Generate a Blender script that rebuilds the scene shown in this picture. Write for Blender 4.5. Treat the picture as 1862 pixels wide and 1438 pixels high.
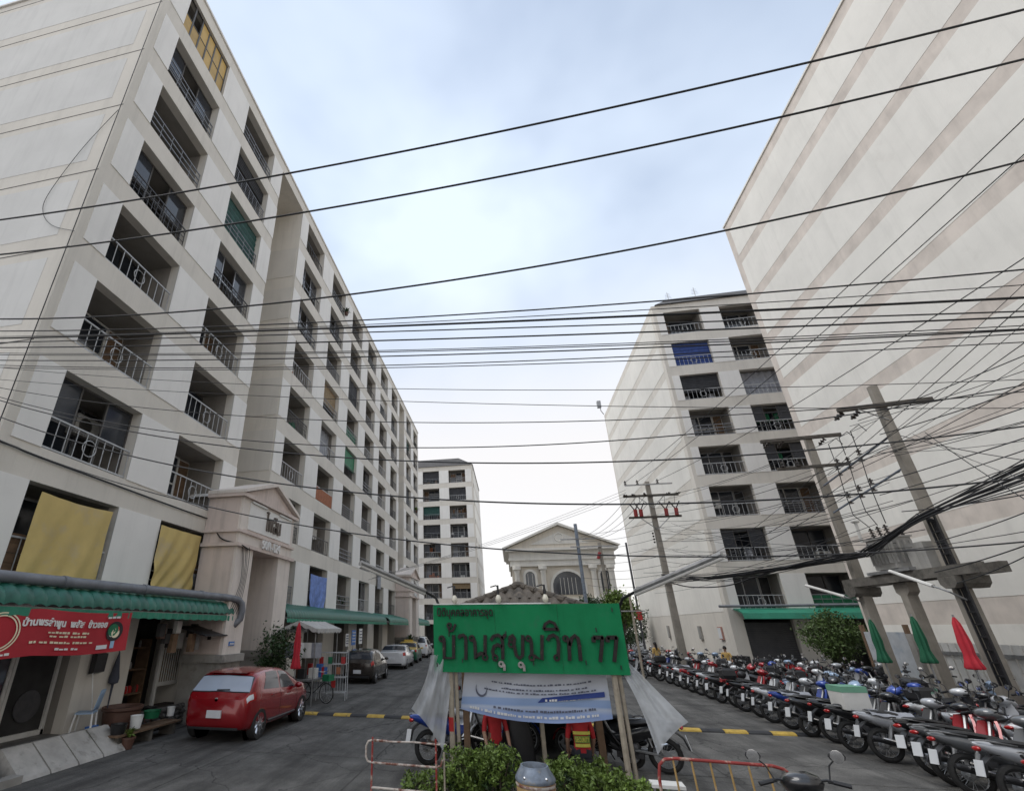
import bpy, bmesh, math, random
import numpy as np
from mathutils import Vector, Matrix, Euler
random.seed(7); np.random.seed(7)
SC = bpy.context.scene
for o in list(bpy.data.objects): bpy.data.objects.remove(o)
COL = SC.collection
PI = math.pi; R = math.radians

# ------------------------------------------------------------------ camera
F, CX, CY, H = 843.0, 745.0, 777.0, 2.5            # focal length and principal point in photo pixels, eye height
YAW, PITCH = R(-11.66), R(23.34)
cam = bpy.data.cameras.new('camera'); cam.sensor_width = 36.0; cam.sensor_fit = 'HORIZONTAL'
cam.lens = F / 1862 * 36; cam.shift_x = (931 - CX) / 1862; cam.shift_y = (CY - 719) / 1862
cam.clip_start = 0.05; cam.clip_end = 3000
camo = bpy.data.objects.new('camera', cam); COL.objects.link(camo)
camo.location = (0, 0, H); camo.rotation_euler = (PI / 2 + PITCH, 0, -YAW); SC.camera = camo

# ------------------------------------------------------------------ sky, sun, exposure
SUN_EL, SUN_AZ = R(60), R(258)
w = bpy.data.worlds.new('World'); SC.world = w; w.use_nodes = True
nt = w.node_tree; nt.nodes.clear()
def nd(t, **k):
    n = nt.nodes.new(t)
    for a, b in k.items(): setattr(n, a, b)
    return n
out = nd('ShaderNodeOutputWorld'); bg = nd('ShaderNodeBackground'); bg.inputs[1].default_value = 0.1
sky = nd('ShaderNodeTexSky', sky_type='NISHITA', sun_disc=False, sun_elevation=SUN_EL, sun_rotation=SUN_AZ,
         air_density=1.0, dust_density=0.6, ozone_density=1.5)
tc = nd('ShaderNodeTexCoord'); mp = nd('ShaderNodeMapping'); mp.inputs['Scale'].default_value = (1, 1, 1.6)
no = nd('ShaderNodeTexNoise'); no.inputs['Scale'].default_value = 2.1; no.inputs['Detail'].default_value = 4; no.inputs['Roughness'].default_value = .48; mp.inputs['Location'].default_value = (2.3, 1.4, .7)
no.inputs['Distortion'].default_value = .1
rp = nd('ShaderNodeMapRange'); rp.inputs[1].default_value = .34; rp.inputs[2].default_value = .66; rp.inputs[3].default_value = .40; rp.inputs[4].default_value = .74
sx = nd('ShaderNodeSeparateXYZ'); hz = nd('ShaderNodeMapRange'); hz.inputs[1].default_value = .30; hz.inputs[2].default_value = .72; hz.inputs[3].default_value = 1.0; hz.inputs[4].default_value = 0.0
hz.interpolation_type = 'SMOOTHSTEP'
mxm = nd('ShaderNodeMix', data_type='FLOAT'); mxm.inputs[3].default_value = .85; mx = nd('ShaderNodeMix', data_type='RGBA')
cm = nd('ShaderNodeMix', data_type='RGBA'); cm.inputs['A'].default_value = (7.1, 7.95, 9.0, 1); cm.inputs['B'].default_value = (7.0, 6.75, 6.55, 1)
L = nt.links.new
L(tc.outputs['Generated'], mp.inputs[0]); L(mp.outputs[0], no.inputs['Vector']); L(no.outputs[0], rp.inputs[0])
L(tc.outputs['Generated'], sx.inputs[0]); L(sx.outputs[2], hz.inputs[0]); L(rp.outputs[0], mxm.inputs[2]); L(hz.outputs[0], mxm.inputs[0])
L(hz.outputs[0], cm.inputs['Factor']); L(cm.outputs['Result'], mx.inputs['B']); L(mxm.outputs[0], mx.inputs['Factor']); L(sky.outputs[0], mx.inputs['A']); L(mx.outputs['Result'], bg.inputs[0]); L(bg.outputs[0], out.inputs[0])
sun = bpy.data.lights.new('sun', 'SUN'); sun.energy = 1.2; sun.angle = R(35); sun.color = (1, .97, .92)
suno = bpy.data.objects.new('sun', sun); COL.objects.link(suno); suno.location = (0, -20, 60)
d = Vector((math.sin(SUN_AZ) * math.cos(SUN_EL), math.cos(SUN_AZ) * math.cos(SUN_EL), math.sin(SUN_EL)))
suno.rotation_euler = d.to_track_quat('Z', 'Y').to_euler()
SC.view_settings.view_transform = 'Standard'; SC.view_settings.look = 'None'; SC.view_settings.gamma = 1
SC.view_settings.use_curve_mapping = False; SC.view_settings.exposure = 0.66
SC.cycles.max_bounces = 8; SC.cycles.diffuse_bounces = 4; SC.cycles.transparent_max_bounces = 16
SC.cycles.use_denoising = True

# ------------------------------------------------------------------ photo measurements: a pixel and one known coordinate give a point
_f = Vector((math.sin(YAW) * math.cos(PITCH), math.cos(YAW) * math.cos(PITCH), math.sin(PITCH)))
_r = Vector((math.cos(YAW), -math.sin(YAW), 0)); _u = _r.cross(_f); _O = Vector((0, 0, H))
def P(px, py, X=None, Y=None, Z=None):
    v = _r * (px - CX) + _u * (CY - py) + _f * F
    t = X / v.x if X is not None else Y / v.y if Y is not None else (Z - H) / v.z
    return _O + v * t

# ------------------------------------------------------------------ materials
MATS = {}
def mat(name, col, rough=.65, metal=0, var=.10, scale=2.5, bump=0.0, bscale=60, coat=0, streak=0, trans=0, alpha=1, emit=None, spec=.5, rnd=0, stain=None):
    if name in MATS: return MATS[name]
    m = bpy.data.materials.new(name); m.use_nodes = True; n = m.node_tree; b = n.nodes['Principled BSDF']
    b.inputs['Roughness'].default_value = rough; b.inputs['Metallic'].default_value = metal
    b.inputs['Coat Weight'].default_value = coat; b.inputs['Specular IOR Level'].default_value = spec
    b.inputs['Coat Roughness'].default_value = .08
    if trans: b.inputs['Transmission Weight'].default_value = trans
    b.inputs['Alpha'].default_value = alpha
    g = n.nodes.new('ShaderNodeNewGeometry')
    t = n.nodes.new('ShaderNodeTexNoise'); t.inputs['Scale'].default_value = scale; t.inputs['Detail'].default_value = 5; t.inputs['Roughness'].default_value = .62
    n.links.new(g.outputs['Position'], t.inputs['Vector'])
    mr = n.nodes.new('ShaderNodeMapRange'); mr.inputs[1].default_value = .3; mr.inputs[2].default_value = .7
    mr.inputs[3].default_value = 1 - var; mr.inputs[4].default_value = 1 + var; n.links.new(t.outputs[0], mr.inputs[0])
    last = mr.outputs[0]
    def mul(a, bb):
        k = n.nodes.new('ShaderNodeMath'); k.operation = 'MULTIPLY'; n.links.new(a, k.inputs[0]); n.links.new(bb, k.inputs[1]); return k.outputs[0]
    if streak:
        ma = n.nodes.new('ShaderNodeMapping'); ma.inputs['Scale'].default_value = (2.2, 2.2, .16); n.links.new(g.outputs['Position'], ma.inputs[0])
        s = n.nodes.new('ShaderNodeTexNoise'); s.inputs['Scale'].default_value = 1.4; s.inputs['Detail'].default_value = 6; s.inputs['Roughness'].default_value = .7
        n.links.new(ma.outputs[0], s.inputs['Vector'])
        r2 = n.nodes.new('ShaderNodeMapRange'); r2.inputs[1].default_value = .5; r2.inputs[2].default_value = .78; r2.inputs[3].default_value = 1; r2.inputs[4].default_value = 1 - streak
        n.links.new(s.outputs[0], r2.inputs[0]); last = mul(last, r2.outputs[0])
    if rnd:
        oi = n.nodes.new('ShaderNodeObjectInfo'); r3 = n.nodes.new('ShaderNodeMapRange'); r3.inputs[3].default_value = 1 - rnd; r3.inputs[4].default_value = 1 + rnd
        n.links.new(oi.outputs['Random'], r3.inputs[0]); last = mul(last, r3.outputs[0])
    vm = n.nodes.new('ShaderNodeVectorMath'); vm.operation = 'SCALE'; vm.inputs[0].default_value = col; n.links.new(last, vm.inputs['Scale'])
    c = vm.outputs[0]
    if stain:
        scol, ssc, lo, hi = stain
        s = n.nodes.new('ShaderNodeTexNoise'); s.inputs['Scale'].default_value = ssc; s.inputs['Detail'].default_value = 7; s.inputs['Roughness'].default_value = .65
        n.links.new(g.outputs['Position'], s.inputs['Vector'])
        r4 = n.nodes.new('ShaderNodeMapRange'); r4.inputs[1].default_value = lo; r4.inputs[2].default_value = hi; n.links.new(s.outputs[0], r4.inputs[0])
        mm = n.nodes.new('ShaderNodeMix'); mm.data_type = 'RGBA'; n.links.new(r4.outputs[0], mm.inputs['Factor']); n.links.new(c, mm.inputs['A']); mm.inputs['B'].default_value = (*scol, 1)
        c = mm.outputs['Result']
    n.links.new(c, b.inputs['Base Color'])
    if emit: b.inputs['Emission Color'].default_value = (*emit[:3], 1); b.inputs['Emission Strength'].default_value = emit[3]
    if bump:
        q = n.nodes.new('ShaderNodeTexNoise'); q.inputs['Scale'].default_value = bscale; q.inputs['Detail'].default_value = 4
        n.links.new(g.outputs['Position'], q.inputs['Vector'])
        bp = n.nodes.new('ShaderNodeBump'); bp.inputs['Strength'].default_value = bump; bp.inputs['Distance'].default_value = .02
        n.links.new(q.outputs[0], bp.inputs['Height']); n.links.new(bp.outputs[0], b.inputs['Normal'])
    MATS[name] = m; return m
m_beige = mat('beige_render', (.66, .62, .555), .9, var=.06, scale=.7, bump=.15, bscale=30, streak=.14)
m_endp = mat('gable_panel', (.645, .635, .61), .9, var=.06, scale=.6, bump=.12, bscale=25, streak=.12)
m_panel = mat('white_panel', (.785, .765, .73), .88, var=.05, scale=.6, bump=.12, bscale=25, streak=.10)
m_cream = mat('cream_panel', (.76, .735, .68), .9, var=.07, scale=.45, bump=.12, bscale=25, streak=.09, stain=((.62, .59, .54), .7, .6, .85))
m_pinkband = mat('pinkish_band', (.62, .555, .495), .9, var=.16, scale=.9, bump=.12, streak=.15)
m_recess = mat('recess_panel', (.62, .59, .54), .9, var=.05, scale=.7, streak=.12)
m_in = mat('balcony_shade_render', (.25, .23, .205), .9, var=.12, scale=1.5, streak=.2)  # darker than the outer render: shade of the balcony recesses put into the colour
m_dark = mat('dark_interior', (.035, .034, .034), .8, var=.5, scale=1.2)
m_groove = mat('groove_shadow_gap', (.10, .095, .09), .9)
m_pink = mat('pink_plaster', (.64, .54, .485), .9, var=.08, scale=1.2, bump=.15, bscale=30, streak=.3)
m_pinkl = mat('pale_pink_plaster', (.71, .64, .58), .9, var=.08, scale=1.2, streak=.25)
m_glass = mat('window_glass', (.03, .035, .045), .08, var=.3, scale=.6, spec=.8)
m_alu = mat('aluminium', (.45, .46, .47), .4, metal=.8, var=.1)
m_dalu = mat('dark_frame', (.09, .085, .08), .5, var=.2)
m_rail = mat('painted_rail', (.46, .47, .48), .5, var=.15, scale=6)
m_railg = mat('grey_rail', (.22, .23, .25), .5, var=.2, scale=6)
m_raild = mat('dark_rail', (.06, .06, .065), .5, var=.3, scale=6)
m_white = mat('white_paint', (.75, .75, .73), .6, var=.08)
m_offw = mat('offwhite_plastic', (.62, .61, .58), .6, var=.12)
m_black = mat('black_plastic', (.018, .018, .02), .45, var=.3)
m_rubber = mat('rubber', (.022, .021, .02), .85, var=.3, scale=12)
m_cable = mat('cable_sheath', (.02, .02, .022), .6, var=.2)
m_chrome = mat('chrome', (.75, .75, .76), .12, metal=1, var=.05)
m_steel = mat('steel', (.33, .33, .33), .45, metal=.7, var=.25, scale=8)
m_engine = mat('engine_metal', (.10, .10, .105), .5, metal=.6, var=.3, scale=12)
m_concrete = mat('concrete', (.30, .285, .26), .92, var=.2, scale=2.5, bump=.3, bscale=40, stain=((.12, .11, .10), 1.7, .55, .75))
m_pole = mat('pole_concrete', (.27, .245, .21), .92, var=.15, scale=3, bump=.2, bscale=50, streak=.35)
m_arm = mat('dark_crossarm', (.075, .065, .055), .85, var=.3, scale=6)
m_dconc = mat('weathered_concrete', (.125, .115, .10), .95, var=.3, scale=3, bump=.4, bscale=30, stain=((.05, .047, .04), 2.5, .5, .7))
m_road = mat('worn_concrete_road', (.092, .088, .081), .86, var=.3, scale=1.6, bump=.45, bscale=70, rnd=.12, stain=((.05, .047, .044), .55, .48, .68))
def road_wear(m):
    n = m.node_tree; b = n.nodes['Principled BSDF']; src = b.inputs['Base Color'].links[0].from_socket
    g = n.nodes.new('ShaderNodeNewGeometry'); mp_ = n.nodes.new('ShaderNodeMapping'); mp_.inputs['Scale'].default_value = (1.5, .16, 1); n.links.new(g.outputs['Position'], mp_.inputs[0])
    t = n.nodes.new('ShaderNodeTexNoise'); t.inputs['Scale'].default_value = 1.3; t.inputs['Detail'].default_value = 8; t.inputs['Roughness'].default_value = .7; n.links.new(mp_.outputs[0], t.inputs['Vector'])
    r_ = n.nodes.new('ShaderNodeMapRange'); r_.inputs[1].default_value = .42; r_.inputs[2].default_value = .64; r_.inputs[3].default_value = 1.25; r_.inputs[4].default_value = .58; n.links.new(t.outputs[0], r_.inputs[0])
    v_ = n.nodes.new('ShaderNodeTexVoronoi'); v_.feature = 'DISTANCE_TO_EDGE'; v_.inputs['Scale'].default_value = .42; d_ = n.nodes.new('ShaderNodeTexNoise'); d_.inputs['Scale'].default_value = 1.6; d_.inputs['Detail'].default_value = 6
    n.links.new(g.outputs['Position'], d_.inputs['Vector']); va = n.nodes.new('ShaderNodeVectorMath'); va.operation = 'MULTIPLY_ADD'; va.inputs[1].default_value = (.9, .9, 0); n.links.new(d_.outputs['Color'], va.inputs[0]); n.links.new(g.outputs['Position'], va.inputs[2]); n.links.new(va.outputs[0], v_.inputs['Vector'])
    c_ = n.nodes.new('ShaderNodeMapRange'); c_.inputs[1].default_value = .002; c_.inputs[2].default_value = .008; c_.inputs[3].default_value = .4; c_.inputs[4].default_value = 1; n.links.new(v_.outputs['Distance'], c_.inputs[0])
    f_ = n.nodes.new('ShaderNodeTexNoise'); f_.inputs['Scale'].default_value = 45; f_.inputs['Detail'].default_value = 3; n.links.new(g.outputs['Position'], f_.inputs['Vector'])
    fr = n.nodes.new('ShaderNodeMapRange'); fr.inputs[1].default_value = .3; fr.inputs[2].default_value = .7; fr.inputs[3].default_value = .72; fr.inputs[4].default_value = 1.28; n.links.new(f_.outputs[0], fr.inputs[0])
    k1 = n.nodes.new('ShaderNodeMath'); k1.operation = 'MULTIPLY'; n.links.new(r_.outputs[0], k1.inputs[0]); n.links.new(c_.outputs[0], k1.inputs[1])
    k2 = n.nodes.new('ShaderNodeMath'); k2.operation = 'MULTIPLY'; n.links.new(k1.outputs[0], k2.inputs[0]); n.links.new(fr.outputs[0], k2.inputs[1])
    s_ = n.nodes.new('ShaderNodeVectorMath'); s_.operation = 'SCALE'; n.links.new(src, s_.inputs[0]); n.links.new(k2.outputs[0], s_.inputs['Scale']); n.links.new(s_.outputs[0], b.inputs['Base Color'])
road_wear(m_road)
m_dirt = mat('dirt_joint', (.05, .046, .042), .95, var=.3)
m_tile = mat('terrace_tile', (.13, .125, .12), .5, var=.2, scale=1.2)
m_green = mat('green_roof_tile', (.02, .135, .098), .45, var=.25, scale=4, rnd=.18, streak=.3)
m_greenaw = mat('green_sheet', (.03, .22, .14), .5, var=.15, scale=1.5, streak=.3)
m_sign = mat('sign_green', (.009, .20, .075), .75, var=.12, scale=2, spec=.2, streak=.2, stain=((.03, .16, .08), 4, .55, .8))
m_signtext = mat('letter_brown', (.024, .018, .017), .6, var=.35, scale=14, spec=.3, stain=((.16, .10, .08), 9, .62, .75))
m_yellowcloth = mat('yellow_cloth', (.58, .44, .17), .85, var=.1, scale=1.5, stain=((.50, .41, .26), 1.4, .5, .7))
m_redbanner = mat('red_banner', (.42, .018, .03), .6, var=.15, scale=1.5)
m_letterw = mat('letter_white', (.75, .74, .72), .7, var=.05)
m_letterg = mat('letter_gold', (.78, .70, .50), .7, var=.1)
m_red = mat('red_paint', (.42, .02, .02), .45, var=.2, scale=5)
m_yell = mat('yellow_paint', (.50, .33, .06), .7, var=.25, scale=8, stain=((.12, .10, .07), 7, .58, .72))
m_tarblack = mat('black_marking', (.03, .03, .032), .7, var=.3, scale=6)
m_pipe = mat('grey_pvc_pipe', (.17, .18, .20), .5, var=.2, scale=3, streak=.2)
m_brown = mat('brown_roof_tile', (.115, .095, .075), .85, var=.3, scale=5, rnd=.2, bump=.3, bscale=40, stain=((.05, .045, .04), 4, .5, .7))
m_darkroof = mat('dark_roof', (.07, .065, .062), .8, var=.2, scale=2)
m_wood = mat('weathered_wood', (.16, .10, .06), .8, var=.3, scale=6)
m_villa = mat('villa_plaster', (.64, .58, .49), .9, var=.06, scale=.8, streak=.2)
m_villaw = mat('villa_trim', (.70, .67, .61), .85, var=.05, scale=.8, streak=.15)
m_leaf = mat('leaf', (.115, .175, .03), .6, var=.6, scale=7, rnd=.1)
m_leafm = mat('mid_leaf', (.06, .10, .022), .6, var=.6, scale=4)
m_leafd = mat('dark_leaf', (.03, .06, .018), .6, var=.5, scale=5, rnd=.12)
m_bark = mat('bark', (.10, .08, .06), .9, var=.3, scale=8)
m_skin = mat('skin', (.32, .19, .13), .6, var=.06)
m_hair = mat('hair', (.015, .013, .012), .6, var=.2)
m_trouser = mat('dark_trousers', (.03, .032, .04), .85, var=.2)
m_vest = mat('red_vest', (.42, .02, .025), .8, var=.15, scale=6)
m_lime = mat('lime_reflective', (.55, .50, .08), .6, var=.15, scale=10)
m_yelshirt = mat('yellow_shirt', (.55, .36, .12), .8, var=.2, scale=8)
m_soil = mat('soil', (.05, .04, .032), .95, var=.3, scale=10, bump=.5)
m_galv = mat('galvanised_paint', (.20, .235, .29), .5, metal=.3, var=.35, scale=7, stain=((.30, .27, .22), 9, .55, .7))
m_tan = mat('tan_barrel', (.40, .27, .12), .7, var=.2, scale=3, stain=((.19, .09, .06), 2.2, .5, .62))
m_rust = mat('rusty_white_paint', (.48, .43, .38), .7, var=.2, scale=8, stain=((.16, .06, .04), 7, .46, .6))
m_redrust = mat('worn_red_paint', (.28, .035, .03), .65, var=.25, scale=9, stain=((.42, .34, .27), 9, .52, .64))
m_ochre = mat('ochre_paint', (.42, .27, .10), .7, var=.2, scale=8, stain=((.5, .42, .35), 8, .55, .7))
m_bamboo = mat('weathered_pole', (.36, .31, .24), .75, var=.2, scale=9, streak=.2)
m_ins = mat('brown_insulator', (.035, .027, .022), .25, var=.2)
m_redins = mat('red_insulator', (.26, .02, .02), .4, var=.1)
m_plate = mat('number_plate', (.66, .67, .68), .5, var=.06)
m_tail = mat('tail_light', (.40, .012, .012), .15, var=.1, coat=.5)
m_lamp = mat('lamp_glass', (.72, .74, .76), .1, var=.05, spec=.8)
m_bluecloth = mat('blue_laundry', (.16, .24, .52), .85, var=.3, scale=4)
m_bluetarp = mat('blue_blind', (.02, .05, .20), .6, var=.3, scale=5)
m_teal = mat('teal_net', (.012, .06, .05), .7, var=.4, scale=7)
m_bamb = mat('bamboo_blind', (.26, .19, .11), .8, var=.25, scale=7)
m_net = mat('dark_net', (.035, .036, .04), .85, var=.3, scale=3)
m_greenblind = mat('green_blind', (.01, .15, .065), .6, var=.25, scale=6)
m_curt = mat('grey_curtain', (.30, .31, .34), .85, var=.2, scale=4)
m_brick = mat('terracotta_panel', (.32, .12, .06), .85, var=.25, scale=9)
m_oldyellow = mat('yellowed_pane', (.46, .30, .085), .5, var=.15, scale=3, rnd=.15)
m_stone = mat('stone', (.10, .095, .09), .9, var=.35, scale=9, bump=.3)
m_clay = mat('clay_pot', (.10, .05, .035), .6, var=.2)
m_bluesign = mat('blue_plate', (.05, .16, .45), .5, var=.05)
m_trafo = mat('transformer_grey', (.33, .32, .30), .55, var=.15, scale=3, streak=.3)

# ------------------------------------------------------------------ mesh helpers
class MB:
    def __init__(s): s.v = []; s.f = []; s.m = []
    def add(s, vs, fs, mi=0):
        o = len(s.v); s.v += [tuple(p) for p in vs]; s.f += [tuple(i + o for i in f) for f in fs]; s.m += [mi] * len(fs); return s
    def box(s, x0, x1, y0, y1, z0, z1, mi=0):
        v = [(x0, y0, z0), (x1, y0, z0), (x1, y1, z0), (x0, y1, z0), (x0, y0, z1), (x1, y0, z1), (x1, y1, z1), (x0, y1, z1)]
        return s.add(v, [(0, 3, 2, 1), (4, 5, 6, 7), (0, 1, 5, 4), (1, 2, 6, 5), (2, 3, 7, 6), (3, 0, 4, 7)], mi)
    def cbox(s, c, size, rot=(0, 0, 0), mi=0):
        m = Euler(rot).to_matrix(); hx, hy, hz = size[0] / 2, size[1] / 2, size[2] / 2
        v = [Vector(c) + m @ Vector(p) for p in ((-hx, -hy, -hz), (hx, -hy, -hz), (hx, hy, -hz), (-hx, hy, -hz), (-hx, -hy, hz), (hx, -hy, hz), (hx, hy, hz), (-hx, hy, hz))]
        return s.add(v, [(0, 3, 2, 1), (4, 5, 6, 7), (0, 1, 5, 4), (1, 2, 6, 5), (2, 3, 7, 6), (3, 0, 4, 7)], mi)
    def tube(s, pts, r, n=6, mi=0, caps=True):
        pts = [Vector(p) for p in pts]; rs = r if isinstance(r, (list, tuple)) else [r] * len(pts)
        rings = []; prev = None
        for i, p in enumerate(pts):
            t = (pts[min(i + 1, len(pts) - 1)] - pts[max(i - 1, 0)])
            t = t.normalized() if t.length > 1e-9 else Vector((0, 0, 1))
            a = prev if prev is not None else (Vector((0, 0, 1)) if abs(t.z) < .9 else Vector((1, 0, 0)))
            a = (a - t * a.dot(t)); a = a.normalized() if a.length > 1e-6 else t.orthogonal().normalized(); prev = a; b = t.cross(a)
            rings.append([p + (a * math.cos(2 * PI * k / n) + b * math.sin(2 * PI * k / n)) * rs[i] for k in range(n)])
        return s.loft(rings, caps, mi)
    def loft(s, rings, caps=True, mi=0):
        n = len(rings[0]); v = [p for r_ in rings for p in r_]; f = []
        for i in range(len(rings) - 1):
            for k in range(n): f.append((i * n + k, i * n + (k + 1) % n, (i + 1) * n + (k + 1) % n, (i + 1) * n + k))
        if caps: f.append(tuple(range(n))[::-1]); f.append(tuple((len(rings) - 1) * n + k for k in range(n)))
        return s.add(v, f, mi)
    def lathe(s, prof, n=12, c=(0, 0, 0), axis='z', mi=0, caps=True):
        rings = []
        for r_, h in prof:
            q = []
            for k in range(n):
                a = 2 * PI * k / n; x, y = r_ * math.cos(a), r_ * math.sin(a)
                p = (x, y, h) if axis == 'z' else (h, x, y) if axis == 'x' else (y, h, x)
                q.append(Vector(c) + Vector(p))
            rings.append(q)
        return s.loft(rings, caps, mi)
    def torus(s, c, Rr, r, n=20, m=8, axis='y', mi=0):
        v = []; f = []
        for i in range(n):
            a = 2 * PI * i / n
            for j in range(m):
                b = 2 * PI * j / m; q = Rr + r * math.cos(b); p = (q * math.cos(a), r * math.sin(b), q * math.sin(a))
                if axis == 'z': p = (p[0], p[2], p[1])
                if axis == 'x': p = (p[1], p[0], p[2])
                v.append(Vector(c) + Vector(p))
        for i in range(n):
            for j in range(m): f.append((i * m + j, i * m + (j + 1) % m, ((i + 1) % n) * m + (j + 1) % m, ((i + 1) % n) * m + j))
        return s.add(v, f, mi)
    def ball(s, c, rad, n=10, m=6, mi=0):
        if not isinstance(rad, (list, tuple)): rad = (rad,) * 3
        rings = []
        for j in range(m + 1):
            b = -PI / 2 + PI * j / m; q = max(math.cos(b), .02)
            rings.append([Vector(c) + Vector((rad[0] * q * math.cos(2 * PI * k / n), rad[1] * q * math.sin(2 * PI * k / n), rad[2] * math.sin(b))) for k in range(n)])
        return s.loft(rings, True, mi)
    def prism(s, poly, y0, y1, axis='y', mi=0):
        def q(a, b, h): return (a, h, b) if axis == 'y' else (h, a, b) if axis == 'x' else (a, b, h)
        n = len(poly); v = [q(a, b, y0) for a, b in poly] + [q(a, b, y1) for a, b in poly]
        f = [tuple(range(n)), tuple(range(2 * n - 1, n - 1, -1))] + [(i, i + n, (i + 1) % n + n, (i + 1) % n) for i in range(n)]
        return s.add(v, f, mi)
    def grid(s, fn, nu, nv, mi=0):
        v = [fn(i / nu, j / nv) for i in range(nu + 1) for j in range(nv + 1)]; m = nv + 1
        return s.add(v, [(i * m + j, (i + 1) * m + j, (i + 1) * m + j + 1, i * m + j + 1) for i in range(nu) for j in range(nv)], mi)
    def mesh(s, name, mats, smooth=False, angle=40):
        me = bpy.data.meshes.new(name); me.from_pydata(s.v, [], s.f)
        for m in (mats if isinstance(mats, (list, tuple)) else [mats]): me.materials.append(m)
        if len(set(s.m)) > 1: me.polygons.foreach_set('material_index', s.m)
        bm = bmesh.new(); bm.from_mesh(me); bmesh.ops.recalc_face_normals(bm, faces=bm.faces); bm.to_mesh(me); bm.free()
        if smooth:
            me.polygons.foreach_set('use_smooth', [True] * len(me.polygons)); me.set_sharp_from_angle(angle=R(angle))
        return me
    def obj(s, name, mats, parent=None, smooth=False, angle=40, loc=None, rot=None):
        return link(name, s.mesh(name, mats, smooth, angle), parent, loc, rot)
def link(name, me, parent=None, loc=None, rot=None, mats=None):
    o = bpy.data.objects.new(name, me); COL.objects.link(o)
    if parent: o.parent = parent
    if loc is not None: o.location = loc
    if rot is not None: o.rotation_euler = rot
    return o
def tag(o, label, cat, group=None):
    o['label'] = label; o['category'] = cat
    if group: o['group'] = group
    return o
def struct(o): o['kind'] = 'structure'; return o
def stuff(o): o['kind'] = 'stuff'; return o
def thing(name, label, cat, loc=(0, 0, 0), rotz=0, group=None):
    o = bpy.data.objects.new(name, None); o.empty_display_size = .2; COL.objects.link(o); o.location = loc; o.rotation_euler = (0, 0, rotz)
    return tag(o, label, cat, group)
def setmat(o, m):
    if not o.material_slots: return
    o.material_slots[0].link = 'OBJECT'; o.material_slots[0].material = m
def dup(root, loc, rot, label, group=None, over=None, skip=()):
    def cp(o, par):
        c = o.copy(); COL.objects.link(c); c.parent = par
        b = o.name.split('.')[0]
        if over and b in over: setmat(c, over[b])
        for ch in o.children:
            if ch.name.split('.')[0] not in skip: cp(ch, c)
        return c
    r_ = cp(root, None); r_.location = loc; r_.rotation_euler = rot; r_['label'] = label
    if group: r_['group'] = group
    return r_
def text_mesh(body, size, depth=.01, mats=None, bold=0.0, shear=0, align='LEFT'):
    c = bpy.data.curves.new('lettering', 'FONT'); c.body = body; c.size = size; c.extrude = depth / 2; c.offset = bold; c.shear = shear; c.align_x = align; c.resolution_u = 3
    o = bpy.data.objects.new('lettering', c); COL.objects.link(o)
    dg = bpy.context.evaluated_depsgraph_get(); me = bpy.data.meshes.new_from_object(o.evaluated_get(dg))
    bpy.data.objects.remove(o); bpy.data.curves.remove(c); me.name = 'lettering'; me.materials.clear(); me.materials.append(mats or m_letterw)
    return me
def fit_text(me, x0, x1, z0=None, z1=None):
    """scale a text mesh (in its own xy plane) so that it spans x0..x1 (and z0..z1)"""
    n = len(me.vertices); a = np.empty(n * 3); me.vertices.foreach_get('co', a); a = a.reshape(-1, 3)
    lo, hi = a.min(0), a.max(0); sx = (x1 - x0) / (hi[0] - lo[0]); a[:, 0] = (a[:, 0] - lo[0]) * sx + x0
    if z0 is not None: a[:, 1] = (a[:, 1] - lo[1]) * (z1 - z0) / (hi[1] - lo[1]) + z0
    else: a[:, 1] = a[:, 1] * sx
    me.vertices.foreach_set('co', a.ravel()); me.update(); return me
def map_text(me, fn):
    n = len(me.vertices); a = np.empty(n * 3); me.vertices.foreach_get('co', a); a = a.reshape(-1, 3)
    b = np.array([fn(*p) for p in a]); me.vertices.foreach_set('co', b.ravel()); me.update(); return me
def leaves(name, pts, size, m, parent, up=.3):
    """many leaf-sized faces at the points pts"""
    n = len(pts); p = np.asarray(pts); rng = np.random
    d1 = rng.normal(size=(n, 3)); d1 /= np.linalg.norm(d1, axis=1)[:, None]
    d2 = rng.normal(size=(n, 3)); d2 -= (d2 * d1).sum(1)[:, None] * d1; d2 /= np.linalg.norm(d2, axis=1)[:, None]
    s = size * rng.uniform(.6, 1.3, n)[:, None]
    nz = np.cross(d1, d2)
    v = np.stack([p - d1 * s, p + d2 * s * .42 + nz * s * .12, p + d1 * s, p - d2 * s * .42 + nz * s * .12], 1).reshape(-1, 3)
    me = bpy.data.meshes.new(name); me.vertices.add(4 * n); me.vertices.foreach_set('co', v.ravel())
    me.loops.add(4 * n); me.loops.foreach_set('vertex_index', np.arange(4 * n)); me.polygons.add(n)
    me.polygons.foreach_set('loop_start', np.arange(0, 4 * n, 4)); me.polygons.foreach_set('loop_total', np.full(n, 4)); me.update(calc_edges=True)
    me.materials.append(m); return link(name, me, parent)
def clump_pts(c, rad, nclump, per, cr, rng=np.random):
    out = []
    for _ in range(nclump):
        d_ = rng.normal(size=3); d_ /= np.linalg.norm(d_); q = np.array(c) + d_ * np.array(rad) * rng.uniform(.35, 1) ** .6
        out.append(q + rng.normal(size=(per, 3)) * cr * rng.uniform(.6, 1.2))
    return np.concatenate(out)
def apply_mods(o):
    dg = bpy.context.evaluated_depsgraph_get(); me = bpy.data.meshes.new_from_object(o.evaluated_get(dg)); o.modifiers.clear(); o.data = me

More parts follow.
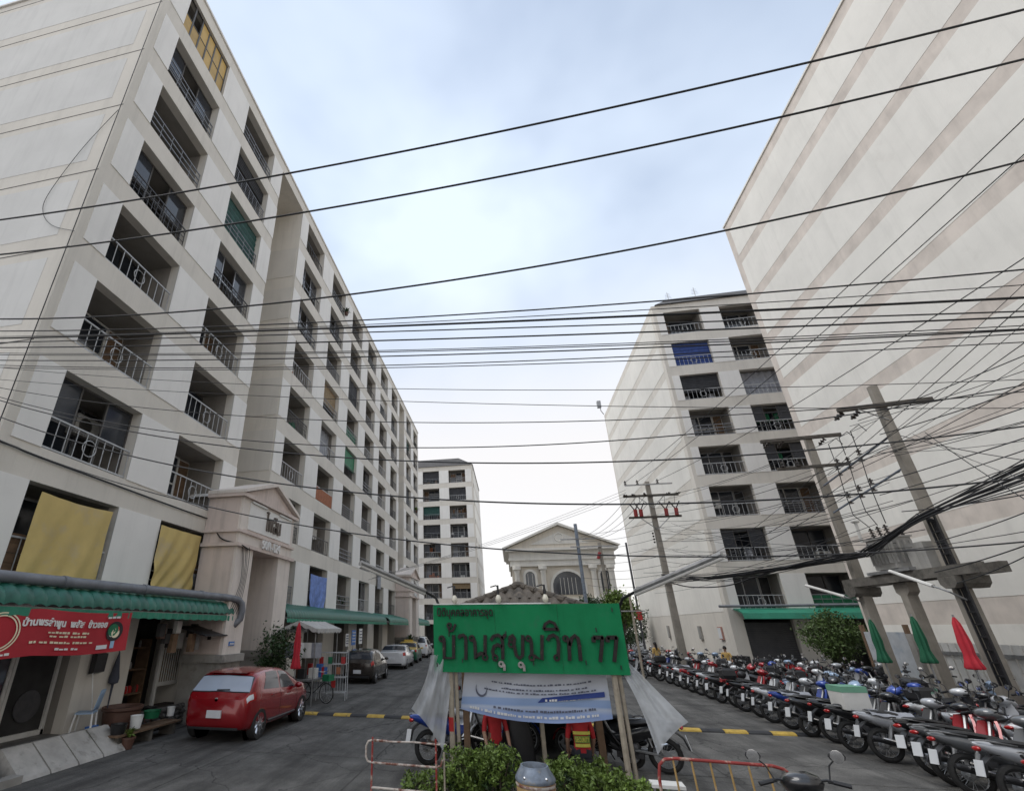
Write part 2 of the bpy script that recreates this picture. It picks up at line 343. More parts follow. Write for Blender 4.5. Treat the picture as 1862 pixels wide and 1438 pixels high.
# ------------------------------------------------------------------ ground
gm = MB().box(-90, 110, -60, 260, -.6, -.02); struct(gm.obj('ground', mat('ground_earth', (.11, .105, .10), .95, var=.2)))
road = struct(MB().box(-9.2, 14.4, -4, 110, -.015, -.004).obj('road', m_dirt))
slab_meshes = {}
def slab(x0, x1, y0, y1):
    k = (round(x1 - x0, 2), round(y1 - y0, 2))
    if k not in slab_meshes:
        a, b = k[0] / 2 - .012, k[1] / 2 - .012; q = MB()
        q.loft([[(-a, -b, -.01), (a, -b, -.01), (a, b, -.01), (-a, b, -.01)], [(-a, -b, .0), (a, -b, .0), (a, b, .0), (-a, b, .0)], [(-a + .012, -b + .012, .006), (a - .012, -b + .012, .006), (a - .012, b - .012, .006), (-a + .012, b - .012, .006)]], True)
        slab_meshes[k] = q.mesh('concrete_slab', m_road)
    link('concrete_slab', slab_meshes[k], road, ((x0 + x1) / 2, (y0 + y1) / 2, random.uniform(-.004, .002)))
xs = [-9.1, -6.2, -3.05, .1, 3.6, 7.0, 10.6, 14.3]
ys = [-3.5, 1.5, 6.4, 11.2, 15.7, 20.5, 25.5, 30.5, 36, 42, 48, 54, 60, 68]
for i in range(len(xs) - 1):
    for j in range(len(ys) - 1): slab(xs[i], xs[i + 1], ys[j], ys[j + 1])

# ------------------------------------------------------------------ apartment facades
ROWS = [24.3 - 2.7 * k for k in range(8)]; OH = 1.95; OW = 2.5
def railing(kind):
    q = MB(); w_ = OW; t = .018
    top = .78
    for z in ((.06, top) if kind != 1 else (.06, .3, .54, top)): q.box(.02, w_ - .02, -t, t, z - .018, z + .018)
    n = (9, 5, 13, 8)[kind]
    for i in range(n + 1): x = .04 + (w_ - .08) * i / n; q.box(x - .008, x + .008, -.008, .008, .07, top - .01)
    if kind in (0, 2): q.torus((w_ / 2, 0, .42), .2, .013, 14, 4, 'y')
    if kind == 2:
        for z in (.25, .45, .62): q.box(.03, w_ - .03, -.008, .008, z - .006, z + .006)
    if kind == 3:
        for z in (.22, .36, .5, .64): q.box(.03, w_ - .03, -.009, .009, z - .008, z + .008)
    return q
RAILS = [railing(0).mesh('balcony_railing', m_rail), railing(1).mesh('balcony_railing', m_railg), railing(2).mesh('balcony_railing', m_raild), railing(3).mesh('balcony_railing', m_railg), railing(0).mesh('balcony_railing', m_raild)]
def doorset(kind):
    q = MB(); x0 = .12 if kind != 1 else .7; x1 = x0 + 1.75
    for x in (x0, x0 + .86, x1 - .05): q.box(x, x + .05, -.06, 0, 0, 1.9)
    for z in (0, 1.86) if kind != 2 else (0, .9, 1.86): q.box(x0, x1, -.05, 0, z, z + .05)
    q.box(x0 + .02, x1 - .02, -.02, -.005, .03, 1.88, 1)
    if kind == 2: q.box(x0 + .1, x0 + .7, -.045, -.03, .2, 1.8, 2)
    if kind == 1: q.box(.08, .62, -.04, 0, .05, 1.85, 2)
    if kind != 1: q.box(1.95, 2.45, -.03, 0, .05, 1.86, 3); q.box(1.92, 2.48, -.02, -.001, .02, 1.89, 0)
    return q
DOORS = [doorset(0).mesh('balcony_door', [m_alu, m_glass, m_curt, m_dark]), doorset(1).mesh('balcony_door', [m_dalu, m_glass, m_wood, m_dark]), doorset(2).mesh('balcony_door', [m_offw, m_glass, m_curt, m_wood])]
def acunit():
    q = MB(); q.box(-.4, .4, -.28, 0, 0, .55); q.torus((-.1, -.285, .28), .2, .012, 16, 4, 'y', 1); q.lathe([(.19, -.284), (.18, -.288)], 14, (-.1, 0, .28), 'y', 1)
    q.box(-.42, .42, -.25, 0, -.06, -.02, 1); return q.mesh('air_conditioner', [m_offw, m_dalu])
ACM = acunit()
def window_grid():
    q = MB()
    for i in range(7): x = .02 + (OW - .04) * i / 6; q.box(x - .03, x + .03, -.03, .03, 0, OH)
    for z in (.02, .95, OH - .03): q.box(0, OW, -.025, .025, z, z + .04)
    return q
def bays(L_, solids):                          # solid stretches from the open ones
    out = []; x = 0
    for a, b in sorted(solids): 
        if a > x: out.append((x, a))
        x = b
    if x < L_: out.append((x, L_))
    return out
PANELS = {}
def panel(parent, w_, h_, loc, rot=0, m=m_panel, name='wall_panel', th=.022):
    k = (round(w_, 2), round(h_, 2), m.name, th)
    if k not in PANELS: PANELS[k] = MB().box(0, w_, -th, .012, 0, h_).mesh(name, m)
    return link(name, PANELS[k], parent, loc, (0, 0, rot))
def facade(root, L_, D, ztop, cols, recess=(), gf=True, wallm=None, rails=(3, 4, 1, 2, 1, 0), seed=1, special={}, dep=1.4):
    rng = random.Random(seed); q = MB(); opens = [(c, c + OW) for c in cols]
    x = 0; segs = []
    for a, b in sorted(list(recess)): segs.append((x, a, dep)); segs.append((a, b, 2.6)); x = b
    segs.append((x, L_, dep))
    for a, b, dd in segs: q.box(a, b, dd, D, -.05, ztop - .004)
    for a, b in recess: q.box(a, b, 0, 2.6, ztop - .62, ztop)
    sol = bays(L_, opens + list(recess))
    for a, b in sol:
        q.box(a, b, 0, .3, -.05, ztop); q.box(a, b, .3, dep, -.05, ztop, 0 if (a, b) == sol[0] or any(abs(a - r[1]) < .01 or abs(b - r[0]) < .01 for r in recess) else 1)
        if (a, b) == sol[0] or any(abs(a - r[1]) < .01 or abs(b - r[0]) < .01 for r in recess):
            for e, sg in ((a, -1), (b, 1)):
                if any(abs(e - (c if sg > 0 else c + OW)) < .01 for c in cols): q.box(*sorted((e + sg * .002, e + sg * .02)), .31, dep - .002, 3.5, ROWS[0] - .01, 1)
    for a, b in opens:
        zz = [(ROWS[0], ztop)] + [(ROWS[k + 1], ROWS[k] - OH) for k in range(7)] + [(2.95, ROWS[7] - OH)]
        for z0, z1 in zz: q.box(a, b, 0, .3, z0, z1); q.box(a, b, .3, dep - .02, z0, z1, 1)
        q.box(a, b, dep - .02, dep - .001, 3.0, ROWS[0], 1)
        if gf:
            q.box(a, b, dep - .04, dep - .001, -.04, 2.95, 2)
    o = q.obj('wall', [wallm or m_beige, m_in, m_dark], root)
    # pale panels on the piers, storey by storey
    for a, b in sol:
        a2 = a + (.22 if a == 0 else 0); b2 = b - (.22 if b == L_ else 0)
        for z in ROWS: panel(root, b2 - a2, OH, (a2, 0, z - OH))
    for ci, c in enumerate(cols):
        for k, z in enumerate(ROWS):
            sp = special.get((ci, k), '').split()
            zb = z - OH
            if 'panes' in sp:
                g = window_grid().obj('window_frame', m_dalu, root, loc=(c, .12, zb))
                for i in range(6):
                    for j in range(2):
                        if (i, j) in ((0, 1), (1, 1)): continue
                        MB().box(.05, OW / 6 - .02, -.01, .01, 0, .88).obj('window_pane', m_oldyellow, g, loc=(.02 + (OW - .04) * i / 6, 0, .07 + .94 * j))
                continue
            link('balcony_door', DOORS[rng.randrange(3)], root, (c, dep - .02, zb + .002))
            link('balcony_railing', RAILS[rails[rng.randrange(len(rails))] if 'light' not in sp else 0], root, (c, .08, zb + .002))
            if 'a' in sp or rng.random() < .3:
                link('air_conditioner', ACM, root, (c + (1.95 if rng.random() < .6 else .5), dep - .03, zb + (.75 if 'a' in sp else rng.choice((.05, 1.1)))))
            if 'g' in sp or 'G' in sp: MB().grid(lambda u, v: (c + .03 + u * 2.44, .16 + .01 * math.sin(u * 60), zb + (.75 if 'G' in sp else .03) + v * (1.15 if 'G' in sp else .72)), 30, 3).obj('blind', m_greenblind, root)
            if 'G' in sp: MB().grid(lambda u, v: (c + .03 + u * 2.44, .2 + .02 * math.sin(v * 40), zb + .8 + v * 1.12), 3, 24).obj('blind', m_greenblind, root)
            if 'B' in sp: MB().grid(lambda u, v: (c + .03 + u * 2.44, .2 + .02 * math.sin(v * 50), zb + .03 + v * 1.9), 3, 30).obj('blind', m_bluetarp, root)
            if 'N' in sp: MB().grid(lambda u, v: (c + .03 + u * 2.44, .2 + .02 * math.sin(v * 40), zb + .03 + v * 1.9), 3, 24).obj('net_screen', m_teal, root)
            rv = rng.random()
            if 'Z' in sp or (not sp and rv < .16):
                q = MB()
                for x in (0, .8, 1.62, OW - .04): q.box(c + x, c + x + .04, .3, .35, zb + .002, zb + OH - .002)
                for z in (.8, OH - .05): q.box(c + .04, c + OW - .04, .31, .34, zb + z, zb + z + .04)
                wf = q.obj('window_frame', m_dalu if rng.random() < .7 else m_alu, root)
                for j, x in enumerate((.04, .84, 1.66)):
                    if j != 1: MB().box(c + x, c + x + .78, .32, .33, zb + .85, zb + OH - .06).obj('window_pane', m_glass, wf)
            elif not sp and rv < .34:
                hh = rng.choice((.45, .7, .95, 1.3)); MB().grid(lambda u, v: (c + .04 + u * 2.42, .22 + .012 * math.sin(v * 60), zb + OH - .02 - v * hh), 3, 24).obj('blind', rng.choice((m_bamb, m_net, m_bamb, m_offw, m_teal, m_net)), root)
            elif not sp and rv < .40: MB().grid(lambda u, v: (c + .03 + u * 2.44, .2 + .02 * math.sin(u * 20), zb + .03 + v * 1.9), 30, 3).obj('net_screen', m_net, root)
            elif not sp and rv < .48:
                q = MB()
                for i in range(14):
                    p0 = Vector((c + .3 + rng.random() * 1.9, .2, zb + .3 + rng.random() * .3))
                    for j in range(7):
                        d_ = Vector((rng.uniform(-1, 1), rng.uniform(-1, .4), rng.uniform(-.4, 1))) * .22; sd_ = d_.cross(Vector((0, 0, 1))).normalized() * .04; q.add([p0, p0 + d_ * .5 + sd_, p0 + d_, p0 + d_ * .5 - sd_], [(0, 1, 2, 3)])
                q.obj('balcony_plants', m_leafd, root)
            if 'W' in sp: MB().grid(lambda u, v: (c + .05 + u * 2.4, .5 + .05 * math.sin(u * 34 + v), zb + .05 + v * 1.85), 40, 2).obj('curtain', m_curt, root, True)
            if 'T' in sp:
                for i in range(6): MB().box(.005, .40, -.02, .02, .03, .72).obj('balustrade_panel', m_brick, root, loc=(c + .03 + i * .41, .03, zb))
            if rng.random() < .7 and not sp:
                zz = rng.choice((.0, .0, .9)); cc = rng.choice((m_bluecloth, m_curt, m_offw, m_wood, m_greenblind, m_black, m_brick)); g = MB()
                for i in range(rng.randrange(2, 5)):
                    xx = .2 + rng.random() * 1.9
                    if zz: g.grid(lambda u, v: (c + xx + u * .34, .75 + .05 * math.sin(u * 9 + xx * 7), zb + 1.5 - v * rng.uniform(.55, .6)), 6, 3)
                    else: g.box(c + xx - .18, c + xx + .16, .6, .95, zb + .005, zb + .25 + rng.random() * .6)
                g.obj('laundry' if zz else 'balcony_clutter', cc, root)
    return o
def endpanels(root, x, D, rot, m, y0=.5, y1=None, hh=OH, strip=True, th=.012):
    """panels of a blank gable: rot=-90deg faces -x, +90deg faces +x"""
    for z in ROWS:
        Lp = (y1 or D) - y0
        panel(root, Lp, hh, (x, (y1 or D) if rot < 0 else y0, z - OH - (hh - OH) / 2), R(rot), m, 'wall_panel', th)

ab = thing('apartment_building', 'long off-white apartment block on the left with pale pier panels and rows of railed balconies', 'building', (-9.89, 6.8, 0), R(90))
lc = [.9, 5.0, 11.85, 16.0, 20.15, 24.25, 28.3, 32.35, 39.2, 43.15]
facade(ab, 46.2, 14, 24.95, lc, [(8.4, 11.0), (35.7, 38.1)], seed=4,
       special={(0, 0): 'panes', (4, 4): 'G', (4, 3): 'g', (3, 5): 'T', (2, 5): 'a light', (1, 6): 'a light', (3, 4): 'W', (0, 4): 'light', (1, 4): 'light', (0, 5): 'light', (0, 6): 'Z light', (1, 5): 'light', (1, 2): 'N', (2, 2): 'Z', (2, 1): 'Z', (1, 3): 'Z', (3, 1): 'Z', (0, 3): 'Z'})
endpanels(ab, 0, 14, -90, m_endp, .55, th=.006)
g = MB()
for z in ROWS: g.box(-.006, .02, .02, 13.9, z + .26, z + .285)
g.obj('joint_line', m_groove, ab)
for a in (11.0, 38.1):                                           # bands on the cheek of the recess
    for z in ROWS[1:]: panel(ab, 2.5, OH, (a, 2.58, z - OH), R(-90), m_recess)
MB().box(-.06, 46.26, -.06, 14.05, 24.952, 25.06).obj('parapet_coping', m_panel, ab)

nb = thing('apartment_building', 'near right apartment block showing a tall blank cream gable wall with pinkish storey bands', 'building', (14.5, 24.6, 0), R(-90))
MB().box(0, 44, .0, 16, -.05, 24.85).obj('wall', m_pinkband, nb)
for z in ROWS + [2.7]:
    hh = 2.12 if z != ROWS[0] else 2.0
    panel(nb, 43, hh if z > 3 else 1.9, (.45, 0, (z - OH - .08) if z > 3 else .7), 0, m_cream, 'wall_panel', .008)
MB().box(-.05, 44, -.05, 16.05, 24.852, 24.95).obj('parapet_coping', m_cream, nb)

bb = thing('apartment_building', 'apartment block behind the right-hand poles with two balcony columns and grey hipped roof', 'building', (12.2, 32, 0))
facade(bb, 13, 20.3, 25.0, [.7, 4.5, 8.6], seed=9, rails=(0, 0, 3, 1), special={(0, 1): 'B', (1, 2): 'W light', (0, 0): 'light', (0, 4): 'light', (0, 5): 'a light', (1, 7): 'g', (0, 7): 'light'})
endpanels(bb, 0, 20.3, -90, m_cream, .5, 19.9, 2.1)
def hip(x0, x1, y0, y1, z, h, ins=2.2):
    q = MB(); q.add([(x0, y0, z), (x1, y0, z), (x1, y1, z), (x0, y1, z), (x0 + ins, y0 + ins, z + h), (x1 - ins, y0 + ins, z + h), (x1 - ins, y1 - ins, z + h), (x0 + ins, y1 - ins, z + h)],
                   [(0, 1, 5, 4), (1, 2, 6, 5), (2, 3, 7, 6), (3, 0, 4, 7), (4, 5, 6, 7), (3, 2, 1, 0)]); return q
hip(.25, 13.2, -.15, 20.1, 25.004, 1.5, 1.6).obj('roof', m_darkroof, bb)
fb = thing('apartment_building', 'far apartment block at the end of the street with dark hipped roof', 'building', (-16.2, 66.7, 0))
facade(fb, 12.0, 15, 25.0, [.5, 4.45, 8.38], seed=21, rails=(0, 1, 3, 0))
endpanels(fb, 12.0, 15, 90, m_cream, .4, 14.6)
hip(-.2, 12.1, -.15, 15.1, 25.004, 1.9, 2.3).obj('roof', m_darkroof, fb); MB().box(2.6, 3.0, 2, 2.5, 26, 27.9).obj('chimney', m_beige, fb)
a_ = thing('rooftop_antenna', 'grey antenna box on a bracket at the far roof corner of the balcony block', 'antenna', (12.1, 51.9, 25.0))
MB().tube([(0, 0, 0), (-.25, 0, .5), (-.25, 0, 1.5)], .05).obj('bracket', m_steel, a_); MB().box(-.55, -.15, -.2, .2, .9, 1.7).obj('housing', m_steel, a_)
for i, (x, y) in enumerate(((14.4, 34), (16.3, 33.8))):
    a_ = thing('rooftop_aerial', 'thin television aerial on the grey roof, ' + ('nearer the roof corner' if i == 0 else 'beside the blank gable'), 'aerial', (x, y, 26.3))
    MB().tube([(0, 0, 0), (0, 0, 1.3)], .025, 4).obj('mast', m_steel, a_)
    q = MB()
    for k in range(4): q.tube([(-.25 + .03 * k, 0, .7 + .14 * k), (.25 - .03 * k, 0, .7 + .14 * k)], .012, 4)
    q.obj('antenna_rod', m_steel, a_)

# ------------------------------------------------------------------ pink entrance porticoes
def portico(y, lab, l1, l2):
    t = thing('entrance_portico', lab, 'portico', (-9.885, y, 0), R(90)); f = -1.29
    q = MB()
    for s in (-1, 1): q.box(*sorted((s * 1.98, s * .95)), f, -.002, 1.75, 4.95)
    q.box(-1.98, 1.98, f, -.002, 5.0, 6.6); q.obj('wall', m_pinkl, t)
    for s in (-1, 1):
        for z0, z1 in ((1.77, 4.92), (5.07, 6.55)): MB().box(*sorted((s * 1.975, s * 2.0)), f + .10, -.01, z0, z1).obj('side_panel', m_pink, t)
    MB().box(-1.75, 1.75, f - .012, f + .01, 5.5, 5.55).obj('pink_band', m_pink, t)
    q = MB()
    for s in (-1, 1): q.box(*sorted((s * 2.02, s * .93)), f - .02, -.004, -.02, 1.55); q.box(*sorted((s * 2.12, s * .88)), f - .12, -.003, 1.55, 1.76)
    q.obj('plinth', m_concrete, t)
    q = MB(); q.box(-2.1, 2.1, f - .1, -.006, 4.94, 5.05); q.box(-2.08, 2.08, f - .07, -.007, 5.40, 5.48); q.box(-2.14, 2.14, f - .12, -.008, 6.58, 6.70); q.obj('moulding', m_pink, t)
    q = MB(); q.prism([(-2.0, 6.69), (2.0, 6.69), (0, 7.45)], f, -.01); q.obj('pediment', m_pink, t)
    for s in (-1, 1):
        q = MB(); q.prism([(s * 2.16, 6.69), (s * 2.16, 6.80), (0, 7.62), (0, 7.47)][::s], f - .16, -.01); q.obj('pediment_coping', m_pinkl, t)
    MB().box(-1.55, 1.7, f - .035, f + .01, 5.56, 6.48).obj('name_panel', m_panel, t)
    q = MB(); q.box(-1.5, -.45, f - .09, f - .02, 6.47, 6.53); q.box(.55, 1.6, f - .09, f - .02, 6.47, 6.53); q.obj('lamp_strip', m_offw, t)
    MB().box(-.94, .94, -1.2, 1.5, -.02, .42).obj('step', m_concrete, t); MB().box(-.95, -.90, -.6, 1.5, .42, 4.9).obj('jamb', m_groove, t)
    MB().box(-.94, .94, .35, .42, .42, 4.95).obj('back_panel', mat('grey_shutter_panel', (.36, .35, .34), .8, var=.15, scale=1.5, streak=.3), t)
    me = fit_text(text_mesh(l1, .7, .06, mat('shadow_toned_letters', (.14, .115, .095), .7), .0), -.42, .72, 5.72, 6.42); link('lettering', me, t, (0, f - .066, 0), (PI / 2, 0, 0))  # cream name letters given a brown-grey tone that paints in their shadows
    me = fit_text(text_mesh(l2, .4, .05, m_letterw, .006), -.62, .72, 5.04, 5.36); link('lettering', me, t, (0, f - .13, 0), (PI / 2, 0, 0))
    return t
pt = portico(15.9, 'pink gabled entrance portico beside the green awning, lettered on a white panel', 'ไพลิน', '90/1-124')
portico(43.7, 'second pink gabled portico farther down the street behind the parked taxi', 'ไพลิน', '90/125-')
dc = thing('canopy_sheet', 'white arched roofing sheet lying on top of the near pink portico', 'sheet', (-10.6, 15.0, 6.72), R(90))
MB().loft([[(x, -.5 + .02 * k, .02 + .45 * math.sin(PI * (x + .9) / 1.8)) for x in np.linspace(-.9, .9, 9)] + [(x, -.5 + .02 * k, .0 + .4 * math.sin(PI * (x + .9) / 1.8)) for x in np.linspace(.9, -.9, 9)] for k in (0, 40)]).obj('sheet', m_panel, dc, True)

# ------------------------------------------------------------------ villa at the end
v = thing('villa', 'cream neoclassical villa with pediment and arched windows at the end of the street', 'house', (6.35, 61, 0))
MB().box(-6.0, 5.85, 0, 12, 0, 9.4).obj('wall', m_villa, v)
q = MB(); q.box(-6.2, 6.05, -.3, 12.1, 9.4, 10.1); q.box(-6.35, 6.2, -.45, 12.2, 10.1, 10.35); q.box(-6.25, 6.1, -.35, 12.1, 10.35, 11.2); q.box(-6.7, 6.6, -.8, 12.4, 11.2, 11.5); q.obj('entablature', m_villaw, v)
q = MB(); q.prism([(-6.6, 11.5), (6.5, 11.5), (-.05, 14.2)], -.5, 12.2); q.obj('pediment', m_villa, v)
for s in (-1, 1):
    q = MB(); q.prism([(-.05, 14.22), (-.05, 14.52), (-.05 + s * 6.95, 11.62), (-.05 + s * 6.75, 11.5)][::-s], -.95, 12.5); q.obj('roof', m_villaw, v)
MB().prism([(-3.6, 11.95), (3.5, 11.95), (-.05, 13.4)], -.56, -.48).obj('tympanum_panel', m_villaw, v)
MB().torus((-.05, -.55, 12.75), .5, .08, 24, 6, 'y').obj('medallion', m_villaw, v)
for x in (-5.45, -2.35, 3.45, 5.4):
    q = MB(); q.lathe([(.42, 3.0), (.42, 3.25), (.34, 3.4), (.30, 8.6), (.36, 8.75), (.36, 8.85), (.5, 9.0), (.5, 9.4)], 14, (x, -.42, 0)); q.obj('column', m_villaw, v, True, 30)
def arch(w_, z0, zs, n=14): return [(w_, z0), *[(w_ * math.cos(PI * i / n), zs + w_ * math.sin(PI * i / n)) for i in range(n + 1)], (-w_, z0)]
for x, w_, z0, zs in ((-3.9, .55, 6.3, 8.25), (.45, 1.8, 6.1, 6.95), (4.75, .55, 6.3, 8.25), (.45, 1.2, .2, 3.2), (4.4, .9, .2, 3.0), (-3.9, .9, .2, 3.0)):
    q = MB(); po = arch(w_, z0, zs); pi_ = arch(w_ + .28, z0, zs); n = len(po)
    q.loft([[(x + a, -.18, b) for a, b in pi_], [(x + a, -.18, b) for a, b in po], [(x + a, -.004, b) for a, b in po]], False); q.loft([[(x + a, -.18, b) for a, b in pi_], [(x + a, -.004, b) for a, b in pi_]], False)
    fr = q.obj('window_frame', m_villaw, v)
    MB().prism([(x + a, b) for a, b in po], -.04, -.008).obj('window_pane', m_glass, fr)
    q = MB()
    for k in (-.33, .33) if w_ < 1 else (-1.1, -.55, 0, .55, 1.1): q.box(x + k * .8 - .02, x + k * .8 + .02, -.07, -.045, z0, zs + w_ * .6)
    q.obj('glazing_bar', m_villaw, fr)
q = MB(); q.box(-6.1, 5.95, -.8, -.01, 5.4, 5.65)
for x in (-3.9, 4.75):
    for i in range(7): q.lathe([(.05, 5.66), (.09, 5.85), (.05, 6.15)], 6, (x - .75 + i * .25, -.7, 0))
    q.box(x - .9, x + .9, -.78, -.62, 6.15, 6.26)
q.obj('balcony_ledge', m_villaw, v)

# ------------------------------------------------------------------ left shops, awnings, pipe
def tiled_awning(y0, y1, lab, tiles=True):
    t = thing('awning', lab, 'awning', (-9.87, y0, 0), R(90)); L_ = y1 - y0
    n = int(L_ / .27); p = L_ / n
    prof = [(0.0, 3.44), (-.55, 3.30), (-1.0, 3.19), (-1.18, 3.12), (-1.26, 3.0), (-1.28, 2.86)]
    if tiles:
        for part, (a, b) in enumerate(((0, 3), (2, 5))):
            q = MB(); nn = 6
            top = [[(p * k / nn, prof[i][0] - .015 * part, prof[i][1] + .045 * math.sin(PI * k / nn) + .02 * part) for k in range(nn + 1)] + [(p * k / nn, prof[i][0] - .015 * part, prof[i][1] + .045 * math.sin(PI * k / nn) + .02 * part - .014) for k in range(nn, -1, -1)] for i in range(a, b + 1)]
            q.loft(top); me = q.mesh('roof_tile', m_green, True, 50)
            for i in range(n): link('roof_tile', me, t, (i * p, 0, random.uniform(-.006, .006)))
    else:
        q = MB(); nn = n * 4
        ring = lambda dz: [[(L_ * k / nn, a, b + .04 * abs(math.sin(PI * k / 4)) + dz) for k in range(nn + 1)] for a, b in prof]
        A = ring(0); B = ring(-.02)
        q.loft([A[i] + B[i][::-1] for i in range(len(prof))]); stuff(q.obj('corrugated_roof', m_green, t, True, 60))
    q = MB(); q.box(0, L_, -1.24, -1.2, 2.80, 2.86); q.box(0, L_, -1.2, -.02, 2.9, 2.93)
    for i in range(int(L_ / 2) + 1): q.box(min(i * 2.0, L_ - .06), min(i * 2.0, L_ - .06) + .05, -1.2, -.02, 2.84, 2.9)
    q.obj('awning_frame', m_steel, t)
    q = MB(); q.grid(lambda u, v: (u * L_, -1.275 + .01 * math.sin(u * L_ * 23), 2.84 - v * (.14 + .012 * math.sin(u * L_ * 18))), int(L_ * 12), 2); q.obj('valance', m_greenaw, t)
    return t
tiled_awning(5.6, 14.25, 'near green tiled awning along the shop fronts under the yellow curtains')
tiled_awning(18.1, 33.8, 'long green corrugated awning beyond the near portico', False)
tiled_awning(34.6, 41.2, 'green corrugated awning in front of the far portico', False)
tiled_awning(46.0, 52.0, 'farthest green corrugated awning past the second portico', False)
pp = thing('drain_pipe', 'thick grey drain pipe running along the top of the near green awning', 'pipe', (0, 0, 0))
q = MB(); q.tube([(-8.85, 4.5, 3.32), (-8.82, 7, 3.34), (-8.72, 12, 3.36), (-8.62, 14.0, 3.35), (-8.55, 14.35, 3.31), (-8.50, 14.5, 3.2), (-8.48, 14.55, 3.0), (-8.5, 14.52, 2.75), (-8.62, 14.45, 2.6), (-8.9, 14.3, 2.52), (-9.6, 14.2, 2.48)], .105, 12); q.obj('pipe', m_pipe, pp, True)
q = MB()
for y in (6.1, 8.2, 10.4, 12.6): xx = -8.82 + .02 * (y - 7); q.tube([(xx, y - .06, 3.34 + .004 * (y - 7)), (xx, y + .06, 3.34 + .004 * (y - 7))], .12, 12)
q.obj('pipe_joint', m_pipe, pp, True)
# shop fronts
sf = thing('shop_unit', 'dark glazed shop front below the red banner', 'shop front', (-9.89, 7.7, 0), R(90))
q = MB()
for x in (0, 1.28, 1.36, 2.42): q.box(x, x + .07, .5, .58, .35, 2.94)
q.box(0, 2.5, .5, .58, 2.3, 2.38); q.box(0, 2.5, .5, .58, .35, .45); q.obj('frame', m_offw, sf)
MB().box(.02, 1.3, .53, .55, .4, 2.9).obj('pane', m_glass, sf); MB().box(1.42, 2.44, .56, .57, .4, 2.3).obj('door', m_dark, sf)
q = MB(); q.lathe([(.3, -.02), (.3, 0)], 20, (1.95, .54, .95), 'y'); q.obj('emblem', m_raild, sf)
s2 = thing('shop_unit', 'cluttered dark shop front with grille window behind the red hatchback', 'shop front', (-9.89, 11.8, 0), R(90))
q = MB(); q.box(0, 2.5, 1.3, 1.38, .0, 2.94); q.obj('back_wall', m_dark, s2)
q = MB(); q.box(1.55, 2.48, .3, .34, .95, 1.05); q.box(1.55, 2.48, .3, .34, 2.2, 2.28); q.box(1.5, 1.58, .28, .36, .4, 2.5)
for i in range(9): q.box(1.62 + i * .1, 1.65 + i * .1, .31, .33, 1.0, 2.25)
q.obj('window_grille', m_offw, s2)
MB().box(1.6, 2.48, .36, .4, 1.0, 2.25).obj('shutter', m_wood, s2)
q = MB(); q.box(.1, 1.4, .6, 1.0, .8, .84); q.box(.1, 1.4, .6, 1.0, 1.4, 1.44); q.box(.1, 1.4, .6, 1.0, 1.95, 1.99); q.box(.08, .12, .6, 1, .3, 2.2); q.box(1.38, 1.42, .6, 1, .3, 2.2); sh = q.obj('shelf', m_wood, s2)
for i in range(26):
    r_ = random.uniform(.035, .07); x = random.uniform(.18, 1.32); z = random.choice((.84, 1.44, 1.99))
    MB().lathe([(r_, z), (r_ * 1.05, z + .12), (r_ * .5, z + .18)], 8, (x, .72, 0)).obj('jar', random.choice((m_offw, m_red, m_black, m_clay, m_bluesign, m_steel)), sh)
stw = thing('stone_planter', 'low rough stone planter wall behind the red hatchback', 'planter', (-9.6, 11.9, 0), R(90))
smesh = []
for k in range(4):
    q = MB(); q.ball((0, 0, 0), (.13 + .02 * k, .1, .075), 7, 4); smesh.append(q.mesh('stone', m_stone))
for i in range(13):
    for j in range(4): link('stone', random.choice(smesh), stw, (.1 + i * .2 + (j % 2) * .1, random.uniform(-.03, .03), .07 + j * .12), (random.random(), random.random() * .3, random.random() * 3))
MB().box(.0, 2.7, .06, .9, 0, .45).obj('planter_bed', m_soil, stw)
ter = struct(MB().box(-11.3, -9.3, 2.5, 10.9, -.02, .345).obj('terrace', m_concrete))
for i in range(4):
    for j in range(14): link('floor_tile', PANELS.setdefault('ft', MB().loft([[(-.245, -.295, 0), (.245, -.295, 0), (.245, .295, 0), (-.245, .295, 0)], [(-.24, -.29, .012), (.24, -.29, .012), (.24, .29, .012), (-.24, .29, .012)]]).mesh('floor_tile', m_tile)), ter, (-11.05 + i * .5, 2.85 + j * .6, .343))
cur = struct(MB().box(-8.85, -8.62, 2.5, 8.3, -.02, .13).obj('kerb', m_concrete))
rk = thing('ramp_kerb', 'row of sloping pale concrete slabs edging the shop terrace', 'kerb', (-9.0, 8.3, 0), R(90))
for i in range(4):
    q = MB(); q.prism([(-.34, 0), (-.30, .06), (.26, .47), (.34, .47), (.34, 0)][::-1], i * .62 + .015, i * .62 + .60, 'x'); q.obj('kerb_slab', mat('pale_concrete', (.42, .40, .37), .9, var=.2, scale=3, bump=.25, stain=((.2, .19, .17), 2.6, .55, .7)), rk)

hg = thing('shop_goods', 'dark hanging goods and boxes under the near green awning by the grille', 'shop goods', (-9.2, 12.0, 0), R(90))
for i in range(12): MB().box(-.1, .1, -.06, .06, -random.uniform(.15, .5), 0).obj('hung_item', random.choice((m_black, m_wood, m_offw, m_dark, m_steel, m_clay)), hg, loc=(-.2 + i * .2, random.uniform(-.2, .4), random.uniform(2.3, 2.75)))
for i in range(7): MB().box(-.16, .16, -.14, .14, 0, random.uniform(.2, .55)).obj('stacked_box', random.choice((m_black, m_wood, m_dark, m_clay)), hg, loc=(.1 + i * .34, .55 + random.uniform(-.1, .1), .02))
tn = thing('metal_canopy', 'small dark sheet canopy between the near awning and the portico pier', 'canopy', (-9.2, 13.4, 2.3), R(90)); q = MB(); q.loft([[(x, .3, .25), (x, -.65, 0), (x, -.65, -.03), (x, .3, .21)] for x in (-.5, .62)]); q.obj('sheet', m_black, tn)
